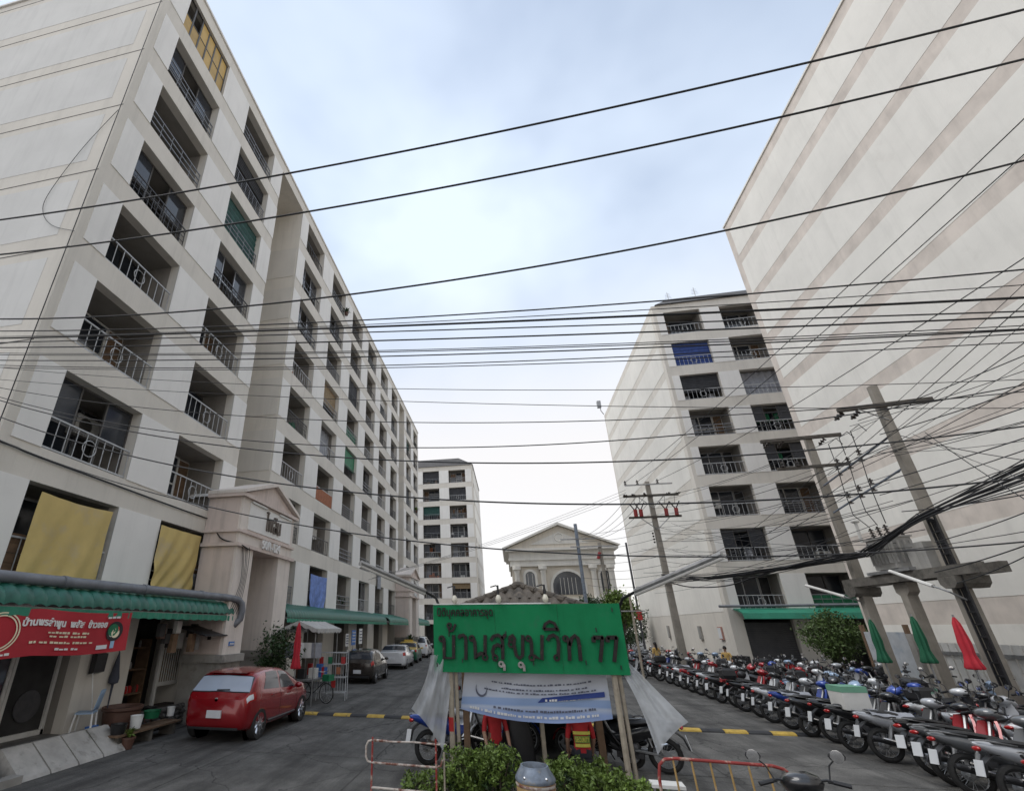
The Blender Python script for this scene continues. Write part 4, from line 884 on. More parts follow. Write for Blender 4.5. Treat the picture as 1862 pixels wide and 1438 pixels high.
# beside the hut
put('U', (-1.35, 11.3, 0), R(38), 'blue', 'white', 'blue and white motorbike parked beside the plastic sheet left of the hut', -.12, 'motorbikes by the hut')
put('U', (-.55, 11.9, 0), R(20), 'white', 'blue', 'white and blue motorbike tucked behind the left sign post', -.1, 'motorbikes by the hut')
put('S', (1.5, 11.8, 0), R(150), 'black', 'red', 'dark scooter with red leg shield behind the right plastic sheet', -.1, 'motorbikes by the hut')
put('U', (1.98, 11.35, 0), R(168), 'black', 'black', 'all black motorbike showing a wheel under the right plastic sheet', -.1, 'motorbikes by the hut')
put('U', (2.74, 6.05, -.03), R(75), 'black', 'grey', 'motorbike at the bottom edge showing only handlebar and mirrors behind the red barrier', -.08, 'motorbikes by the barrier')

# ------------------------------------------------------------------ speed bump
sb = thing('speed_bump', 'yellow and black striped concrete speed bump across the street', 'speed bump', (-6.75, 16.0, 0))
q = MB(); q.loft([[(x, -.17, -.02), (x, -.15, .035), (x, -.06, .065), (x, .06, .065), (x, .15, .035), (x, .17, -.02)] for x in (0, .535)]); sm = q.mesh('bump_segment', m_yell)
for i in range(26): setmat(link('bump_segment', sm, sb, (i * .54, -.018 * i, 0)), m_yell if i % 2 == 0 else m_tarblack)

# ------------------------------------------------------------------ name board, posts, lamps
SY = 9.8
sg = thing('name_board', 'large green name board with raised brown Thai letters on two weathered posts', 'sign', (.2, SY, 0))
MB().box(-1.74, 1.74, -.03, .0, 1.735, 2.915).obj('board', m_sign, sg)
q = MB(); q.box(-1.72, 1.72, .002, .05, 1.75, 1.80); q.box(-1.72, 1.72, .002, .05, 2.85, 2.9); q.obj('frame', m_steel, sg)
MB().box(-1.74, .52, -.035, .03, 2.917, 2.94).obj('top_strip', m_white, sg)
for s, x in ((-1, -1.45), (1, 1.47)):
    q = MB(); q.tube([(x, .06, -.05), (x + .01, .06, 2.0), (x - .02, .07, 2.85)], .05, 8); q.obj('post', m_bamboo, sg, True)
    q = MB(); q.tube([(x + .12, .1, -.05), (x + .10, .1, 1.9)], .035, 8); q.obj('post', m_bamboo, sg, True)
MB().tube([(-1.45, .06, .78), (-1.45, .06, 1.0)], .054, 8).obj('red_tape', m_red, sg)
me = fit_text(text_mesh('นิติบุคคลอาคารชุด', .3, .02, m_signtext, .004), -1.66, -.58, 2.655, 2.86); link('lettering', me, sg, (0, -.045, 0), (PI / 2, 0, 0))
# big letters drawn as strokes (looped Thai letterforms); coordinates measured on the board
def stroke_letter(paths, loops, m, r_=.031):
    q = MB()
    def B(x, y): p = P(780 + x / 5.032, 1090 + y / 5.032, Y=SY - .055); return (p.x - .2, -.055, p.z)
    for pa in paths:
        pts = [Vector(B(*p)) for p in pa]; rings = []
        for i, p in enumerate(pts):
            t_ = (pts[min(i + 1, len(pts) - 1)] - pts[max(i - 1, 0)]).normalized(); n_2 = Vector((-t_.z, 0, t_.x)) * r_
            rings.append([p + n_2 + Vector((0, -.022, 0)), p + n_2 + Vector((0, .024, 0)), p - n_2 + Vector((0, .024, 0)), p - n_2 + Vector((0, -.022, 0))])
        q.loft(rings)
    for (x, y, rr) in loops:
        c_ = Vector(B(x, y)); R0 = rr / 5.032 / 84; rings = []
        for k in range(15):
            an = 2 * PI * k / 14; d_ = Vector((math.cos(an), 0, math.sin(an))); rings.append([c_ + d_ * (R0 + .018) + Vector((0, -.02, 0)), c_ + d_ * (R0 + .018) + Vector((0, .024, 0)), c_ + d_ * (R0 - .016) + Vector((0, .024, 0)), c_ + d_ * (R0 - .016) + Vector((0, -.02, 0))])
        q.loft(rings, False)
    return q.obj('letter', m, sg)
m_silv = mat('peeled_letter', (.30, .28, .27), .4, metal=.4, var=.4, scale=20)
stroke_letter([[(134, 350), (140, 390), (140, 532), (226, 532), (226, 322)]], [(117, 356, 19)], m_signtext)
stroke_letter([[(176, 248), (190, 288), (215, 284), (232, 255), (242, 222)]], [(186, 234, 15)], m_signtext, .022)
stroke_letter([[(272, 350), (284, 328), (312, 322), (334, 340), (338, 380), (338, 548)]], [], m_signtext)
stroke_letter([[(406, 350), (420, 390), (428, 540), (446, 506), (476, 488), (512, 500)], [(514, 322), (514, 505)]], [(392, 352, 18), (514, 527, 18)], m_signtext)
stroke_letter([[(566, 372), (590, 334), (630, 322), (662, 342), (674, 390), (676, 545)], [(668, 356), (700, 316)], [(594, 515), (582, 470), (596, 424), (630, 410), (668, 432)]], [(606, 530, 18)], m_signtext)
stroke_letter([[(738, 385), (742, 340), (766, 326), (782, 350), (778, 410), (800, 510), (828, 536), (856, 510), (858, 322)]], [(750, 408, 18)], m_signtext)
stroke_letter([[(926, 354), (938, 400), (942, 508)], [(960, 510), (1034, 546), (1034, 322)]], [(910, 354, 18), (940, 528, 18)], m_signtext)
stroke_letter([[(1084, 372), (1102, 336), (1140, 322), (1174, 344), (1186, 400), (1184, 510)]], [(1170, 530, 18)], m_signtext)
stroke_letter([[(1050, 270), (1062, 222), (1102, 196), (1146, 214), (1184, 284)], [(1050, 268), (1176, 268)]], [], m_signtext, .026)
stroke_letter([[(1266, 350), (1282, 400), (1288, 556)], [(1288, 420), (1306, 352), (1336, 326), (1362, 350), (1376, 420), (1388, 558)]], [(1250, 354, 18)], m_signtext)
stroke_letter([[(676, 580), (690, 600), (692, 648)]], [(662, 588, 16)], m_silv, .022)
stroke_letter([[(856, 586), (870, 606), (872, 652)]], [(842, 594, 16)], m_silv, .022)
for dx in (0, 128):
    stroke_letter([[(1502 + dx, 344), (1594 + dx * .98, 344)], [(1506 + dx, 340), (1506 + dx, 388)]], [], m_signtext, .034)
    stroke_letter([[(1588 + dx, 336), (1582 + dx, 420), (1568 + dx, 568)]], [], m_signtext, .029)
for x, z in ((-1.44, 2.38), (-1.2, 1.93), (-.36, 2.40), (.1, 1.9), (1.02, 1.92), (1.27, 2.46), (-1.68, 1.85), (1.6, 1.85), (1.6, 2.8)): MB().box(x - .008, x + .008, -.05, -.03, z - .03, z + .04).obj('clip', m_black, sg)
for x in (-.55, .62): MB().box(x - .003, x + .003, -.0325, -.02, 1.736, 2.914).obj('panel_seam', mat('seam_green', (.004, .09, .03), .8), sg)
for i, x in enumerate((-1.30, -.45, .43)):
    b = thing('light_bulb', ('left', 'middle', 'right')[i] + ' bulb hanging from a small bracket above the green name board', 'bulb', (.2 + x, SY - .06, 2.93), 0, 'bulbs over the name board')
    q = MB(); q.tube([(0, .06, -.05), (0, .05, .3), (-.03, 0, .33), (-.14, -.02, .30)], .012, 5); q.tube([(.0, 0, .33), (0, -.02, .26)], .02, 6); q.obj('bracket', m_black, b)
    q = MB(); q.lathe([(.02, .16), (.035, .14), (.055, .09), (.055, .05), (.03, .01)], 12, (0, -.03, 0)); q.obj('bulb', mat('bulb_glass', (.70, .66, .55), .2, var=.1), b, True)
    q = MB(); q.lathe([(.026, .25), (.028, .16)], 10, (0, -.03, 0)); q.obj('lamp_holder', m_black, b, True)
for s, (a, m_, c), lab in ((-1, (P(655, 1028, Y=8.2), P(772, 1079, Y=9.4), P(800, 1104, Y=9.92)), 'tube street lamp reaching left from the name board'), (1, (P(1315, 1013, Y=8.2), P(1156, 1080, Y=9.4), P(1126, 1102, Y=9.92)), 'tube street lamp reaching right from the name board')):
    t = thing('street_lamp', lab, 'street lamp', c, 0, 'tube lamps on the name board'); a, m_ = a - c, m_ - c; d_ = (m_ - a).normalized()
    q = MB(); q.tube([a, m_], .034, 8); q.obj('tube_cover', m_offw, t, True)
    q = MB(); up = Vector((0, 0, .045)); q.tube([a + up, m_ + up], .05, 8); q.obj('lamp_housing', m_steel, t, True)
    q = MB(); q.tube([m_ - d_ * .05 + up, m_ + d_ * .15 + Vector((0, 0, .03)), Vector((0, 0, 0)) + Vector((m_.x * .25, m_.y * .3, m_.z * .75)), Vector((0, .02, -.02)), Vector((0, .02, -.15))], .026, 8); q.obj('arm', m_black, t, True)

# plastic sheets, banner
def sheet(nm, lab, cat, c00, c10, c11, c01, mt, nu=28, nv=28, amp=.05, fr=14, sag=.0, skew=0, pull=0):
    c00, c10, c11, c01 = map(Vector, (c00, c10, c11, c01)); base = (c00 + c10 + c11 + c01) / 4
    n_ = (c10 - c00).cross(c01 - c00).normalized()
    def fn(u, v):
        p = (c00 * (1 - u) + c10 * u) * (1 - v) + (c01 * (1 - u) + c11 * u) * v
        p = p + (c10 - c00).normalized() * pull * (1 - u) * 4 * v * (1 - v) + (c00 - c01).normalized() * pull * .8 * v * 4 * u * (1 - u)
        e = 4 * u * (1 - u) * 4 * v * (1 - v)
        return p - base + n_ * (amp * math.sin(fr * (u + skew * v) + 3 * v) * (.3 + .7 * v) * min(1, e * 2 + .2) + amp * .55 * math.sin(fr * 2.3 * u + 5 * v + 2 * math.sin(3 * v)) + amp * .35 * math.sin(fr * 4.1 * u - 3 * v)) + Vector((0, 0, -sag * 4 * u * (1 - u)))
    q = MB(); q.grid(fn, nu, nv); me = q.mesh(nm, mt, True, 80); o = link(nm, me, None, base); return tag(o, lab, cat), fn, base
m_film = bpy.data.materials.new('plastic_film'); m_film.use_nodes = True; n_ = m_film.node_tree; b_ = n_.nodes['Principled BSDF']
b_.inputs['Base Color'].default_value = (.62, .64, .66, 1); b_.inputs['Roughness'].default_value = .35
tr = n_.nodes.new('ShaderNodeBsdfTranslucent'); tr.inputs[0].default_value = (.6, .62, .64, 1); tp = n_.nodes.new('ShaderNodeBsdfTransparent')
m1 = n_.nodes.new('ShaderNodeMixShader'); m1.inputs[0].default_value = .45; m2 = n_.nodes.new('ShaderNodeMixShader')
nz = n_.nodes.new('ShaderNodeTexNoise'); nz.inputs['Scale'].default_value = 3.5; nr = n_.nodes.new('ShaderNodeMapRange'); nr.inputs[1].default_value = .35; nr.inputs[2].default_value = .7; nr.inputs[3].default_value = .18; nr.inputs[4].default_value = .5
n_.links.new(nz.outputs[0], nr.inputs[0]); n_.links.new(nr.outputs[0], m2.inputs[0])
n_.links.new(b_.outputs[0], m1.inputs[1]); n_.links.new(tr.outputs[0], m1.inputs[2]); n_.links.new(m1.outputs[0], m2.inputs[1]); n_.links.new(tp.outputs[0], m2.inputs[2]); n_.links.new(m2.outputs[0], n_.nodes['Material Output'].inputs[0])
sheet('plastic_sheet', 'translucent plastic sheet tied to the left sign post', 'plastic sheet', P(783, 1190, Y=9.75), P(826, 1192, Y=9.86), P(806, 1366, Y=9.7), P(748, 1288, Y=9.45), m_film, amp=.034, fr=8, pull=.07)
sheet('plastic_sheet', 'translucent plastic sheet stretched from the right sign post over the parked scooter', 'plastic sheet', P(1122, 1205, Y=9.9), P(1140, 1200, Y=9.9), P(1252, 1312, Y=9.45), P(1196, 1372, Y=9.3), m_film, amp=.03, fr=6.5, skew=.6, pull=.05)
m_ban = bpy.data.materials.new('blue_white_banner'); m_ban.use_nodes = True; n_ = m_ban.node_tree; b_ = n_.nodes['Principled BSDF']; b_.inputs['Roughness'].default_value = .6
uvz = n_.nodes.new('ShaderNodeTexCoord'); sp_ = n_.nodes.new('ShaderNodeSeparateXYZ'); cr = n_.nodes.new('ShaderNodeValToRGB'); mz = n_.nodes.new('ShaderNodeMapRange')
mz.inputs[1].default_value = -.5; mz.inputs[2].default_value = .5; n_.links.new(uvz.outputs['Object'], sp_.inputs[0]); n_.links.new(sp_.outputs[2], mz.inputs[0]); n_.links.new(mz.outputs[0], cr.inputs[0]); n_.links.new(cr.outputs[0], b_.inputs['Base Color'])
cr.color_ramp.elements[0].position = .12; cr.color_ramp.elements[0].color = (.30, .40, .66, 1); cr.color_ramp.elements[1].position = .36; cr.color_ramp.elements[1].color = (.52, .57, .68, 1)
for p_, c_ in ((.2, (.50, .56, .68, 1)), (.24, (.27, .38, .62, 1)), (.34, (.30, .41, .63, 1)), (.6, (.55, .57, .63, 1))): e = cr.color_ramp.elements.new(p_); e.color = c_
BY = 10.05
bo, bfn, bbase = sheet('cloth_banner', 'sagging pale blue and white banner hung under the green name board', 'banner', P(846, 1208, Y=BY), P(1100, 1210, Y=BY), P(1114, 1306, Y=BY), P(838, 1288, Y=BY), m_ban, 40, 16, .02, 8, .14)
def on_banner(me, off=.006):
    return map_text(me, lambda x, y, z: tuple(Vector(bfn(x, 1 - y)) + Vector((0, -off - z * .1 - .014, 0))))
m_ink = mat('blue_ink', (.03, .06, .26), .7, var=.1); m_inkg = mat('grey_ink', (.12, .13, .18), .7, var=.1)
def dashes(rows, m, seed=1, h=.035):
    r_ = random.Random(seed); q = MB()
    for (x0, x1, y) in rows:
        x = x0
        while x < x1 - .01:
            w_ = r_.uniform(.008, .022); q.box(x, min(x1, x + w_), y, y + h * r_.uniform(.6, 1), 0, .01); x += w_ + r_.choice((.004, .004, .014))
    return q
def join_print(q, m): 
    me = q.mesh('print', m); return link('print', on_banner(me), bo)
stuff(join_print(dashes([(.2, .9, .74), (.27, .86, .63), (.15, .92, .56)], m_inkg, 3), m_inkg)); stuff(join_print(dashes([(.22, .9, .20)], m_inkg, 5, .05), m_inkg)); stuff(join_print(dashes([(.06, .92, .08)], m_letterw, 9, .06), m_letterw))
q = MB(); q.add([(.52, .40, 0), (.97, .42, 0), (.97, .52, 0), (.55, .50, 0)], [(0, 1, 2, 3)]); join_print(q, m_ink); stuff(join_print(dashes([(.57, .95, .43)], m_letterw, 12, .05), m_letterw))
q = MB(); q.grid(lambda u, v: (.13 + (.036 + .012 * v * math.sin(PI * u)) * math.cos(PI * (1 + 1.25 * u) - .4), .58 + (.16 + .05 * v * math.sin(PI * u)) * math.sin(PI * (1 + 1.25 * u) - .4), 0), 16, 2); join_print(q, m_inkg)

# ------------------------------------------------------------------ guard hut behind the board
ht = thing('guard_hut', 'small guard hut with brown tiled hip roof behind the green name board', 'hut', (.18, 12.0, 0))
for x in (-1.25, 1.25):
    for y in (-1.2, 1.2): MB().box(x - .06, x + .06, y - .06, y + .06, 0, 2.75).obj('post', m_wood, ht)
q = MB(); q.box(-1.3, 1.3, -1.3, -1.22, 2.6, 2.72); q.box(-1.3, 1.3, 1.22, 1.3, 2.6, 2.72); q.box(-1.3, -1.22, -1.3, 1.3, 2.6, 2.72); q.box(1.22, 1.3, -1.3, 1.3, 2.6, 2.72); q.obj('beam', m_wood, ht)
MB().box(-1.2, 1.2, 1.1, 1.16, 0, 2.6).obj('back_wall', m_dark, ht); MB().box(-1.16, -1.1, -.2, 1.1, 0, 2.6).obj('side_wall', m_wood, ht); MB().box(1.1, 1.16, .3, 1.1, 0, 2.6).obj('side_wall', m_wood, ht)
q = MB(); ap = (0, 0, 3.36); e_ = [(-1.55, -1.55, 2.72), (1.55, -1.55, 2.72), (1.55, 1.55, 2.72), (-1.55, 1.55, 2.72)]
q.add(e_ + [ap], [(0, 1, 4), (1, 2, 4), (2, 3, 4), (3, 0, 4), (3, 2, 1, 0)]); rf = q.obj('roof', m_darkroof, ht)
tq = MB(); tq.loft([[(x, -.16, .02 + .035 * math.cos(PI * x / .12)) for x in np.linspace(-.11, .11, 6)] + [(x, -.16, .0 + .035 * math.cos(PI * x / .12)) for x in np.linspace(.11, -.11, 6)], [(x, .16, .045 + .035 * math.cos(PI * x / .12)) for x in np.linspace(-.11, .11, 6)] + [(x, .16, .03 + .035 * math.cos(PI * x / .12)) for x in np.linspace(.11, -.11, 6)]]); tm = tq.mesh('roof_tile', m_brown, True)
sl = math.atan2(.64, 1.55)
for r_ in range(6):
    d_ = 1.55 - .13 - r_ * .265; n = int(2 * d_ / .21)
    for i in range(n):
        x = -d_ + .105 + i * .21 + (2 * d_ - n * .21) / 2
        for k in range(4):
            if k in (2,): continue
            a = k * PI / 2; c_, s_ = math.cos(a), math.sin(a); px, py = x, -d_
            o = link('roof_tile', tm, rf, (px * c_ - py * s_, px * s_ + py * c_, 3.36 - d_ * .64 / 1.55 + .03), (sl, 0, a))
q = MB()
for k in range(4):
    for i in range(8):
        a = Vector(e_[k]).lerp(Vector(ap), i / 8 + .01) + Vector((0, 0, .07)); b = Vector(e_[k]).lerp(Vector(ap), (i + 1.1) / 8) + Vector((0, 0, .07))
        q = MB(); q.tube([a, b], [.085, .07], 8); q.obj('ridge_tile', m_brown, rf, True)
q = MB(); q.ball((0, 0, 3.43), (.16, .16, .1), 10, 6); q.obj('ridge_cap', m_brown, rf, True)
MB().box(-.9, .3, .2, .8, .68, .74).obj('counter', m_wood, ht)
ch = thing('office_chair', 'black rounded chair back facing the street under the banner', 'chair', (-.1, 10.75, 0), 0)
q = MB(); q.grid(lambda u, v: ((u - .5) * .62 * (1 - .25 * v ** 3), -.06 + .12 * (2 * u - 1) ** 2 + .02 * v, .12 + .78 * v * (1 - .12 * (2 * u - 1) ** 4)), 14, 10); bq = q.obj('backrest', m_black, ch, True); sd = bq.modifiers.new('s', 'SOLIDIFY'); sd.thickness = .06; apply_mods(bq)
q = MB(); q.cbox((0, .3, .42), (.55, .5, .09)); q.tube([(0, .3, .4), (0, .3, .08)], .03); q.obj('seat', m_black, ch)
q = MB()
for k in range(5): q.tube([(0, .3, .1), (.28 * math.cos(k * 1.257), .3 + .28 * math.sin(k * 1.257), .05)], .022)
q.obj('base', m_black, ch)
tb = thing('wooden_stand', 'pale wooden post stand beside the black chair under the banner', 'stand', (.38, 10.8, 0))
for y in (0, .5): MB().box(-.03, .04, y - .03, y + .03, 0, .9).obj('leg', m_bamboo, tb)
q = MB(); q.box(-.25, .3, -.05, .6, .902, .94); q.box(-.02, .03, -.04, .55, .45, .5); q.obj('shelf', m_bamboo, tb)

# ------------------------------------------------------------------ people
def person(name_label, loc, rz, J, Rr, bones, zones, mats, group=None, head=None, hair=True, long_hair=False):
    """J joints, Rr radii, bones edges with a material index each; one continuous skinned body"""
    t = thing('person', name_label, 'person', loc, rz, group)
    names = list(J); me = bpy.data.meshes.new('body'); me.from_pydata([J[k] for k in names], [(names.index(a), names.index(b)) for a, b, _ in bones], [])
    o = link('body', me, t); o.modifiers.new('k', 'SKIN'); sv = me.skin_vertices[0].data
    for i, k in enumerate(names): r_ = Rr[k]; sv[i].radius = r_ if isinstance(r_, tuple) else (r_, r_); sv[i].use_root = (k == 'hip')
    ss = o.modifiers.new('s', 'SUBSURF'); ss.levels = 2; ss.render_levels = 2
    apply_mods(o); me = o.data; me.materials.clear()
    for m in mats: me.materials.append(m)
    segs = [(Vector(J[a]), Vector(J[b]), m) for a, b, m in bones]
    for p in me.polygons:
        c = p.center
        def sd(s): d_ = s[1] - s[0]; return (c - (s[0] + d_ * min(1, max(0, (c - s[0]).dot(d_) / max(1e-9, d_.length_squared))))).length
        best = min(segs, key=sd)
        p.material_index = best[2]; p.use_smooth = True
    h = Vector(J['head'])
    q = MB(); q.ball(h + Vector((0, -.012, .045)), (.088, .098, .105), 12, 8); q.obj('hair', m_hair, t, True)
    if long_hair: MB().loft([[(.075 * k * math.cos(a), -.06 + .05 * math.sin(a), z) for a in [2 * PI * i / 8 for i in range(8)]] for k, z in ((1, h.z + .02), (1.05, h.z - .12), (.7, h.z - .3))]).obj('hair', m_hair, t, True)
    q = MB(); q.ball(h + Vector((0, .095, 0)), (.014, .02, .02), 6, 4)
    for s in (-1, 1): q.ball(h + Vector((s * .09, .0, .0)), (.012, .022, .03), 6, 4)
    q.obj('face_features', m_skin, t, True)
    q = MB()
    for s in (-1, 1): q.ball(h + Vector((s * .032, .083, .022)), (.012, .008, .007), 6, 4)
    q.box(h.x - .022, h.x + .022, h.y + .084, h.y + .09, h.z - .05, h.z - .043); q.obj('eyes_and_mouth', m_hair, t)
    for k in ('handL', 'handR'):
        if k not in J: continue
        p = Vector(J[k]); a = Vector(J['elb' + k[-1]]); d_ = (p - a).normalized(); sd_ = d_.cross(Vector((0, 0, 1))); sd_ = sd_.normalized() if sd_.length > .1 else Vector((1, 0, 0))
        q = MB()
        for i, ln in enumerate((.06, .072, .068, .052)): b0 = p + d_ * .03 + sd_ * (.013 * (i - 1.5)); q.tube([b0, b0 + d_ * ln * .5, b0 + d_ * ln * .9 + Vector((0, 0, -.015))], [.0085, .0075, .006], 6)
        q.tube([p + sd_ * .02, p + sd_ * .042 + d_ * .03], [.01, .008], 6); q.obj('finger', m_skin, t, True)
    return t
def standing(lab, loc, rz, top, legs=m_trouser, h=1.0, stripe=None, group=None, sit=False, long_hair=False):
    J = dict(hip=(0, 0, .92), waist=(0, 0, 1.06), chest=(0, .01, 1.28), neck=(0, 0, 1.43), nk2=(0, .01, 1.50), head=(0, .02, 1.60), crown=(0, .02, 1.68))
    Rr = dict(hip=(.155, .105), waist=(.135, .095), chest=(.165, .11), neck=(.08, .065), nk2=(.05, .05), head=(.08, .095), crown=(.055, .065))
    bones = [('hip', 'waist', 1), ('waist', 'chest', 1), ('chest', 'neck', 1), ('neck', 'nk2', 0), ('nk2', 'head', 0), ('head', 'crown', 0)]
    for s, n in ((-1, 'L'), (1, 'R')):
        J['sh' + n] = (s * .17, 0, 1.40); J['elb' + n] = (s * .23, -.01 + (.05 if sit else 0), 1.13); J['wr' + n] = (s * .22, .10 + (.08 if sit else 0), .92); J['hand' + n] = (s * .215, .13 + (.1 if sit else 0), .86)
        J['th' + n] = (s * .085, 0, .86); J['kn' + n] = (s * .10, .03, .49); J['an' + n] = (s * .10, -.01, .09); J['toe' + n] = (s * .115, .14, .04)
        if sit: J['kn' + n] = (s * .15, .40, .92); J['an' + n] = (s * .16, .42, .55); J['toe' + n] = (s * .17, .58, .50)
        Rr.update({'sh' + n: .062, 'elb' + n: .043, 'wr' + n: .03, 'hand' + n: (.036, .024), 'th' + n: .085, 'kn' + n: .058, 'an' + n: .04, 'toe' + n: .034})
        bones += [('chest', 'sh' + n, 1), ('sh' + n, 'elb' + n, 1), ('elb' + n, 'wr' + n, 0), ('wr' + n, 'hand' + n, 0), ('hip', 'th' + n, 2), ('th' + n, 'kn' + n, 2), ('kn' + n, 'an' + n, 2), ('an' + n, 'toe' + n, 3)]
    dz = -.46 if sit else 0
    if sit: J = {k: (a, b, c + dz) for k, (a, b, c) in J.items()}
    t = person(lab, loc, rz, J, Rr, bones, None, [m_skin, top, legs, m_black], group, long_hair=long_hair)
    return t, dz
gp, dz = standing('security guard in red vest with lime back stripes seated under the banner', (1.03, 10.35, 0), R(6), m_vest, sit=True)
q = MB(); q.grid(lambda u, v: (-.15 + .30 * u, -.118 + .03 * (2 * u - 1) ** 2, 1.20 + dz + .05 * v), 8, 1); q.obj('reflective_stripe', m_lime, gp, True)
q = MB(); q.grid(lambda u, v: (-.13 + .26 * u, -.116 + .03 * (2 * u - 1) ** 2, 1.01 + dz + .05 * v), 8, 1); q.obj('reflective_stripe', m_lime, gp, True)
q = MB(); q.grid(lambda u, v: (-.135 + .27 * u, -.117 + .03 * (2 * u - 1) ** 2, 1.07 + dz + .11 * v), 8, 1); q.obj('vest_patch', mat('green_patch', (.16, .22, .04), .7, var=.3, scale=30), gp, True)
me = fit_text(text_mesh('SECURITY', .08, .004, m_lime, .001), -.12, .12, 1.09 + dz, 1.16 + dz); map_text(me, lambda x, y, z: (x, -.124 + .03 * (x / .15) ** 2 - z, y)); link('lettering', me, gp)
stl = thing('stool', 'low dark stool under the seated security guard', 'stool', (1.03, 10.33, 0)); q = MB(); q.box(-.2, .2, -.18, .2, .33, .37); q.obj('seat', m_black, stl)
for x in (-.17, .17):
    for y in (-.15, .17): MB().box(x - .02, x + .02, y - .02, y + .02, 0, .33).obj('leg', m_black, stl)
g2, dz = standing('person in red jacket with green badge sitting left of the black chair', (-.52, 10.65, 0), R(200), m_vest, sit=True)
q = MB(); q.lathe([(.07, -.128), (.072, -.122)], 14, (.05, 0, 1.24 + dz), 'y'); q.obj('badge', m_greenblind, g2)
st2 = dup(stl, (-.52, 10.65, 0), (0, 0, 0), 'low dark stool under the person in the red jacket'); stl['group'] = st2['group'] = 'low stools in the hut'
standing('person in yellow and red shirt standing among motorbikes left of the middle pole', (8.0, 32.2, 0), R(20), m_yelshirt, long_hair=True)
standing('person in yellow shirt sitting by the black box near the shutter', (10.7, 29.6, .35), R(150), m_yelshirt, sit=True)

# ------------------------------------------------------------------ shrubs, bin, barriers in front
rng = np.random.RandomState(3)
def bush(lab, c, rad, n, ls=.035, m=m_leaf, cat='shrub', group='shrubs planted under the name board', base=0):
    t = thing('shrub', lab, cat, (c[0], c[1], base), 0, group)
    cz = c[2] - base
    pts = np.concatenate([rng.normal(size=(n // 40, 3)) * 0])if False else np.concatenate([clump_pts((0, 0, cz), rad, n // 100, 36, .045, rng), clump_pts((0, 0, cz + rad[2] * .35), (rad[0] * 1.1, rad[1] * 1.1, rad[2]), n // 90, 22, .035, rng)]); pts = pts[pts[:, 2] > .03]
    leaves('foliage', pts, ls, m, t)
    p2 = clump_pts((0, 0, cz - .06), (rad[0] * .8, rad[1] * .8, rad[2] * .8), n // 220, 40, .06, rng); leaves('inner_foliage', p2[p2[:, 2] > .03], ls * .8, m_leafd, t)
    q = MB()
    for k in range(26):
        a = rng.uniform(0, 2 * PI); r_ = rng.uniform(.2, .8); q.tube([(rad[0] * .35 * math.cos(a), rad[1] * .35 * math.sin(a), 0), (rad[0] * r_ * .6 * math.cos(a), rad[1] * r_ * .6 * math.sin(a), cz * .8), (rad[0] * r_ * math.cos(a), rad[1] * r_ * math.sin(a), cz + rad[2] * .5)], [.012, .009, .004], 5)
    q.obj('stem', m_bark, t); return t
for lab, x, y, z, rx, ry, rz_, n in (('low sparse shrub at the far left foot of the name board', -1.62, 8.75, .18, .32, .3, .22, 2600), ('leafy green shrub around the left sign post', -.98, 9.0, .34, .40, .33, .30, 5200), ('tallest leafy shrub left of the bin', -.45, 8.95, .42, .34, .3, .30, 5200),
                                   ('bright green shrub just right of the bin', .62, 8.75, .36, .36, .32, .27, 4600), ('bushy green shrub between the bin and the right sign post', 1.12, 8.85, .32, .40, .33, .27, 5200), ('rightmost leafy shrub beside the red barrier', 1.62, 8.5, .20, .32, .3, .24, 3600)):
    bush(lab, (x, y, z), (rx, ry, rz_), n)
struct(MB().box(-1.95, 2.0, 8.45, 9.65, -.02, .07).obj('planting_bed', m_soil))
bn = thing('litter_bin', 'barrel litter bin with grey metal collar in front of the shrubs', 'bin', (.12, 7.85, 0))
q = MB(); q.lathe([(.20, 0), (.22, .06), (.25, .35), (.258, .56), (.25, .62)], 24, (0, 0, 0)); q.obj('barrel', m_tan, bn, True)
q = MB(); q.lathe([(.262, .60), (.27, .62), (.262, .65), (.20, .74), (.185, .775), (.165, .775), (.155, .70), (.15, .50)], 24, (0, 0, 0), 'z', 0, False); q.obj('collar', m_galv, bn, True)
q = MB(); q.lathe([(.0001, .52), (.152, .52)], 20, (0, 0, 0)); q.obj('liner', mat('blue_liner', (.03, .06, .2), .5), bn)
q = MB(); q.lathe([(.259, .55), (.265, .56), (.265, .575), (.259, .585)], 24); q.obj('hoop', m_rust, bn, True)
for a in (-125, -55): MB().ball((.245 * math.cos(R(a)), .245 * math.sin(R(a)), .665), .022, 8, 5).obj('bolt', m_chrome, bn, True)
def barrier(lab, loc, rz): return thing('barrier', lab, 'barrier', loc, rz)
b1 = barrier('rusty red and white pipe barrier left of the name board', (-2.42, 8.35, 0), R(2))
q = MB(); q.tube([(.35, .0, .87), (.1, 0, .88), (.03, 0, .86), (0, 0, .8), (0, 0, .66), (.03, 0, .60), (.1, 0, .585), (.9, .0, .565), (1.1, 0, .56), (1.17, 0, .58), (1.2, 0, .66)], .016, 8); q.obj('loop_rail', m_rust, b1, True)
MB().tube([(.05, 0, .87), (.4, 0, .865), (.75, 0, .87), (1.17, 0, .85)], .013, 8).obj('top_rail', m_rust, b1, True); MB().tube([(.1, 0, .27), (1.1, 0, .24)], .018, 8).obj('low_rail', m_rust, b1, True)
for x in (.1, 1.1): MB().tube([(x, 0, 0), (x, 0, .92)], .015, 8).obj('upright', m_redrust, b1, True)
MB().tube([(1.22, .02, 0), (1.22, .02, .75)], .014, 6).obj('stake', m_bamboo, b1, True)
b2 = barrier('red topped barrier with ochre bars at the lower right', (1.70, 7.72, 0), R(-1))
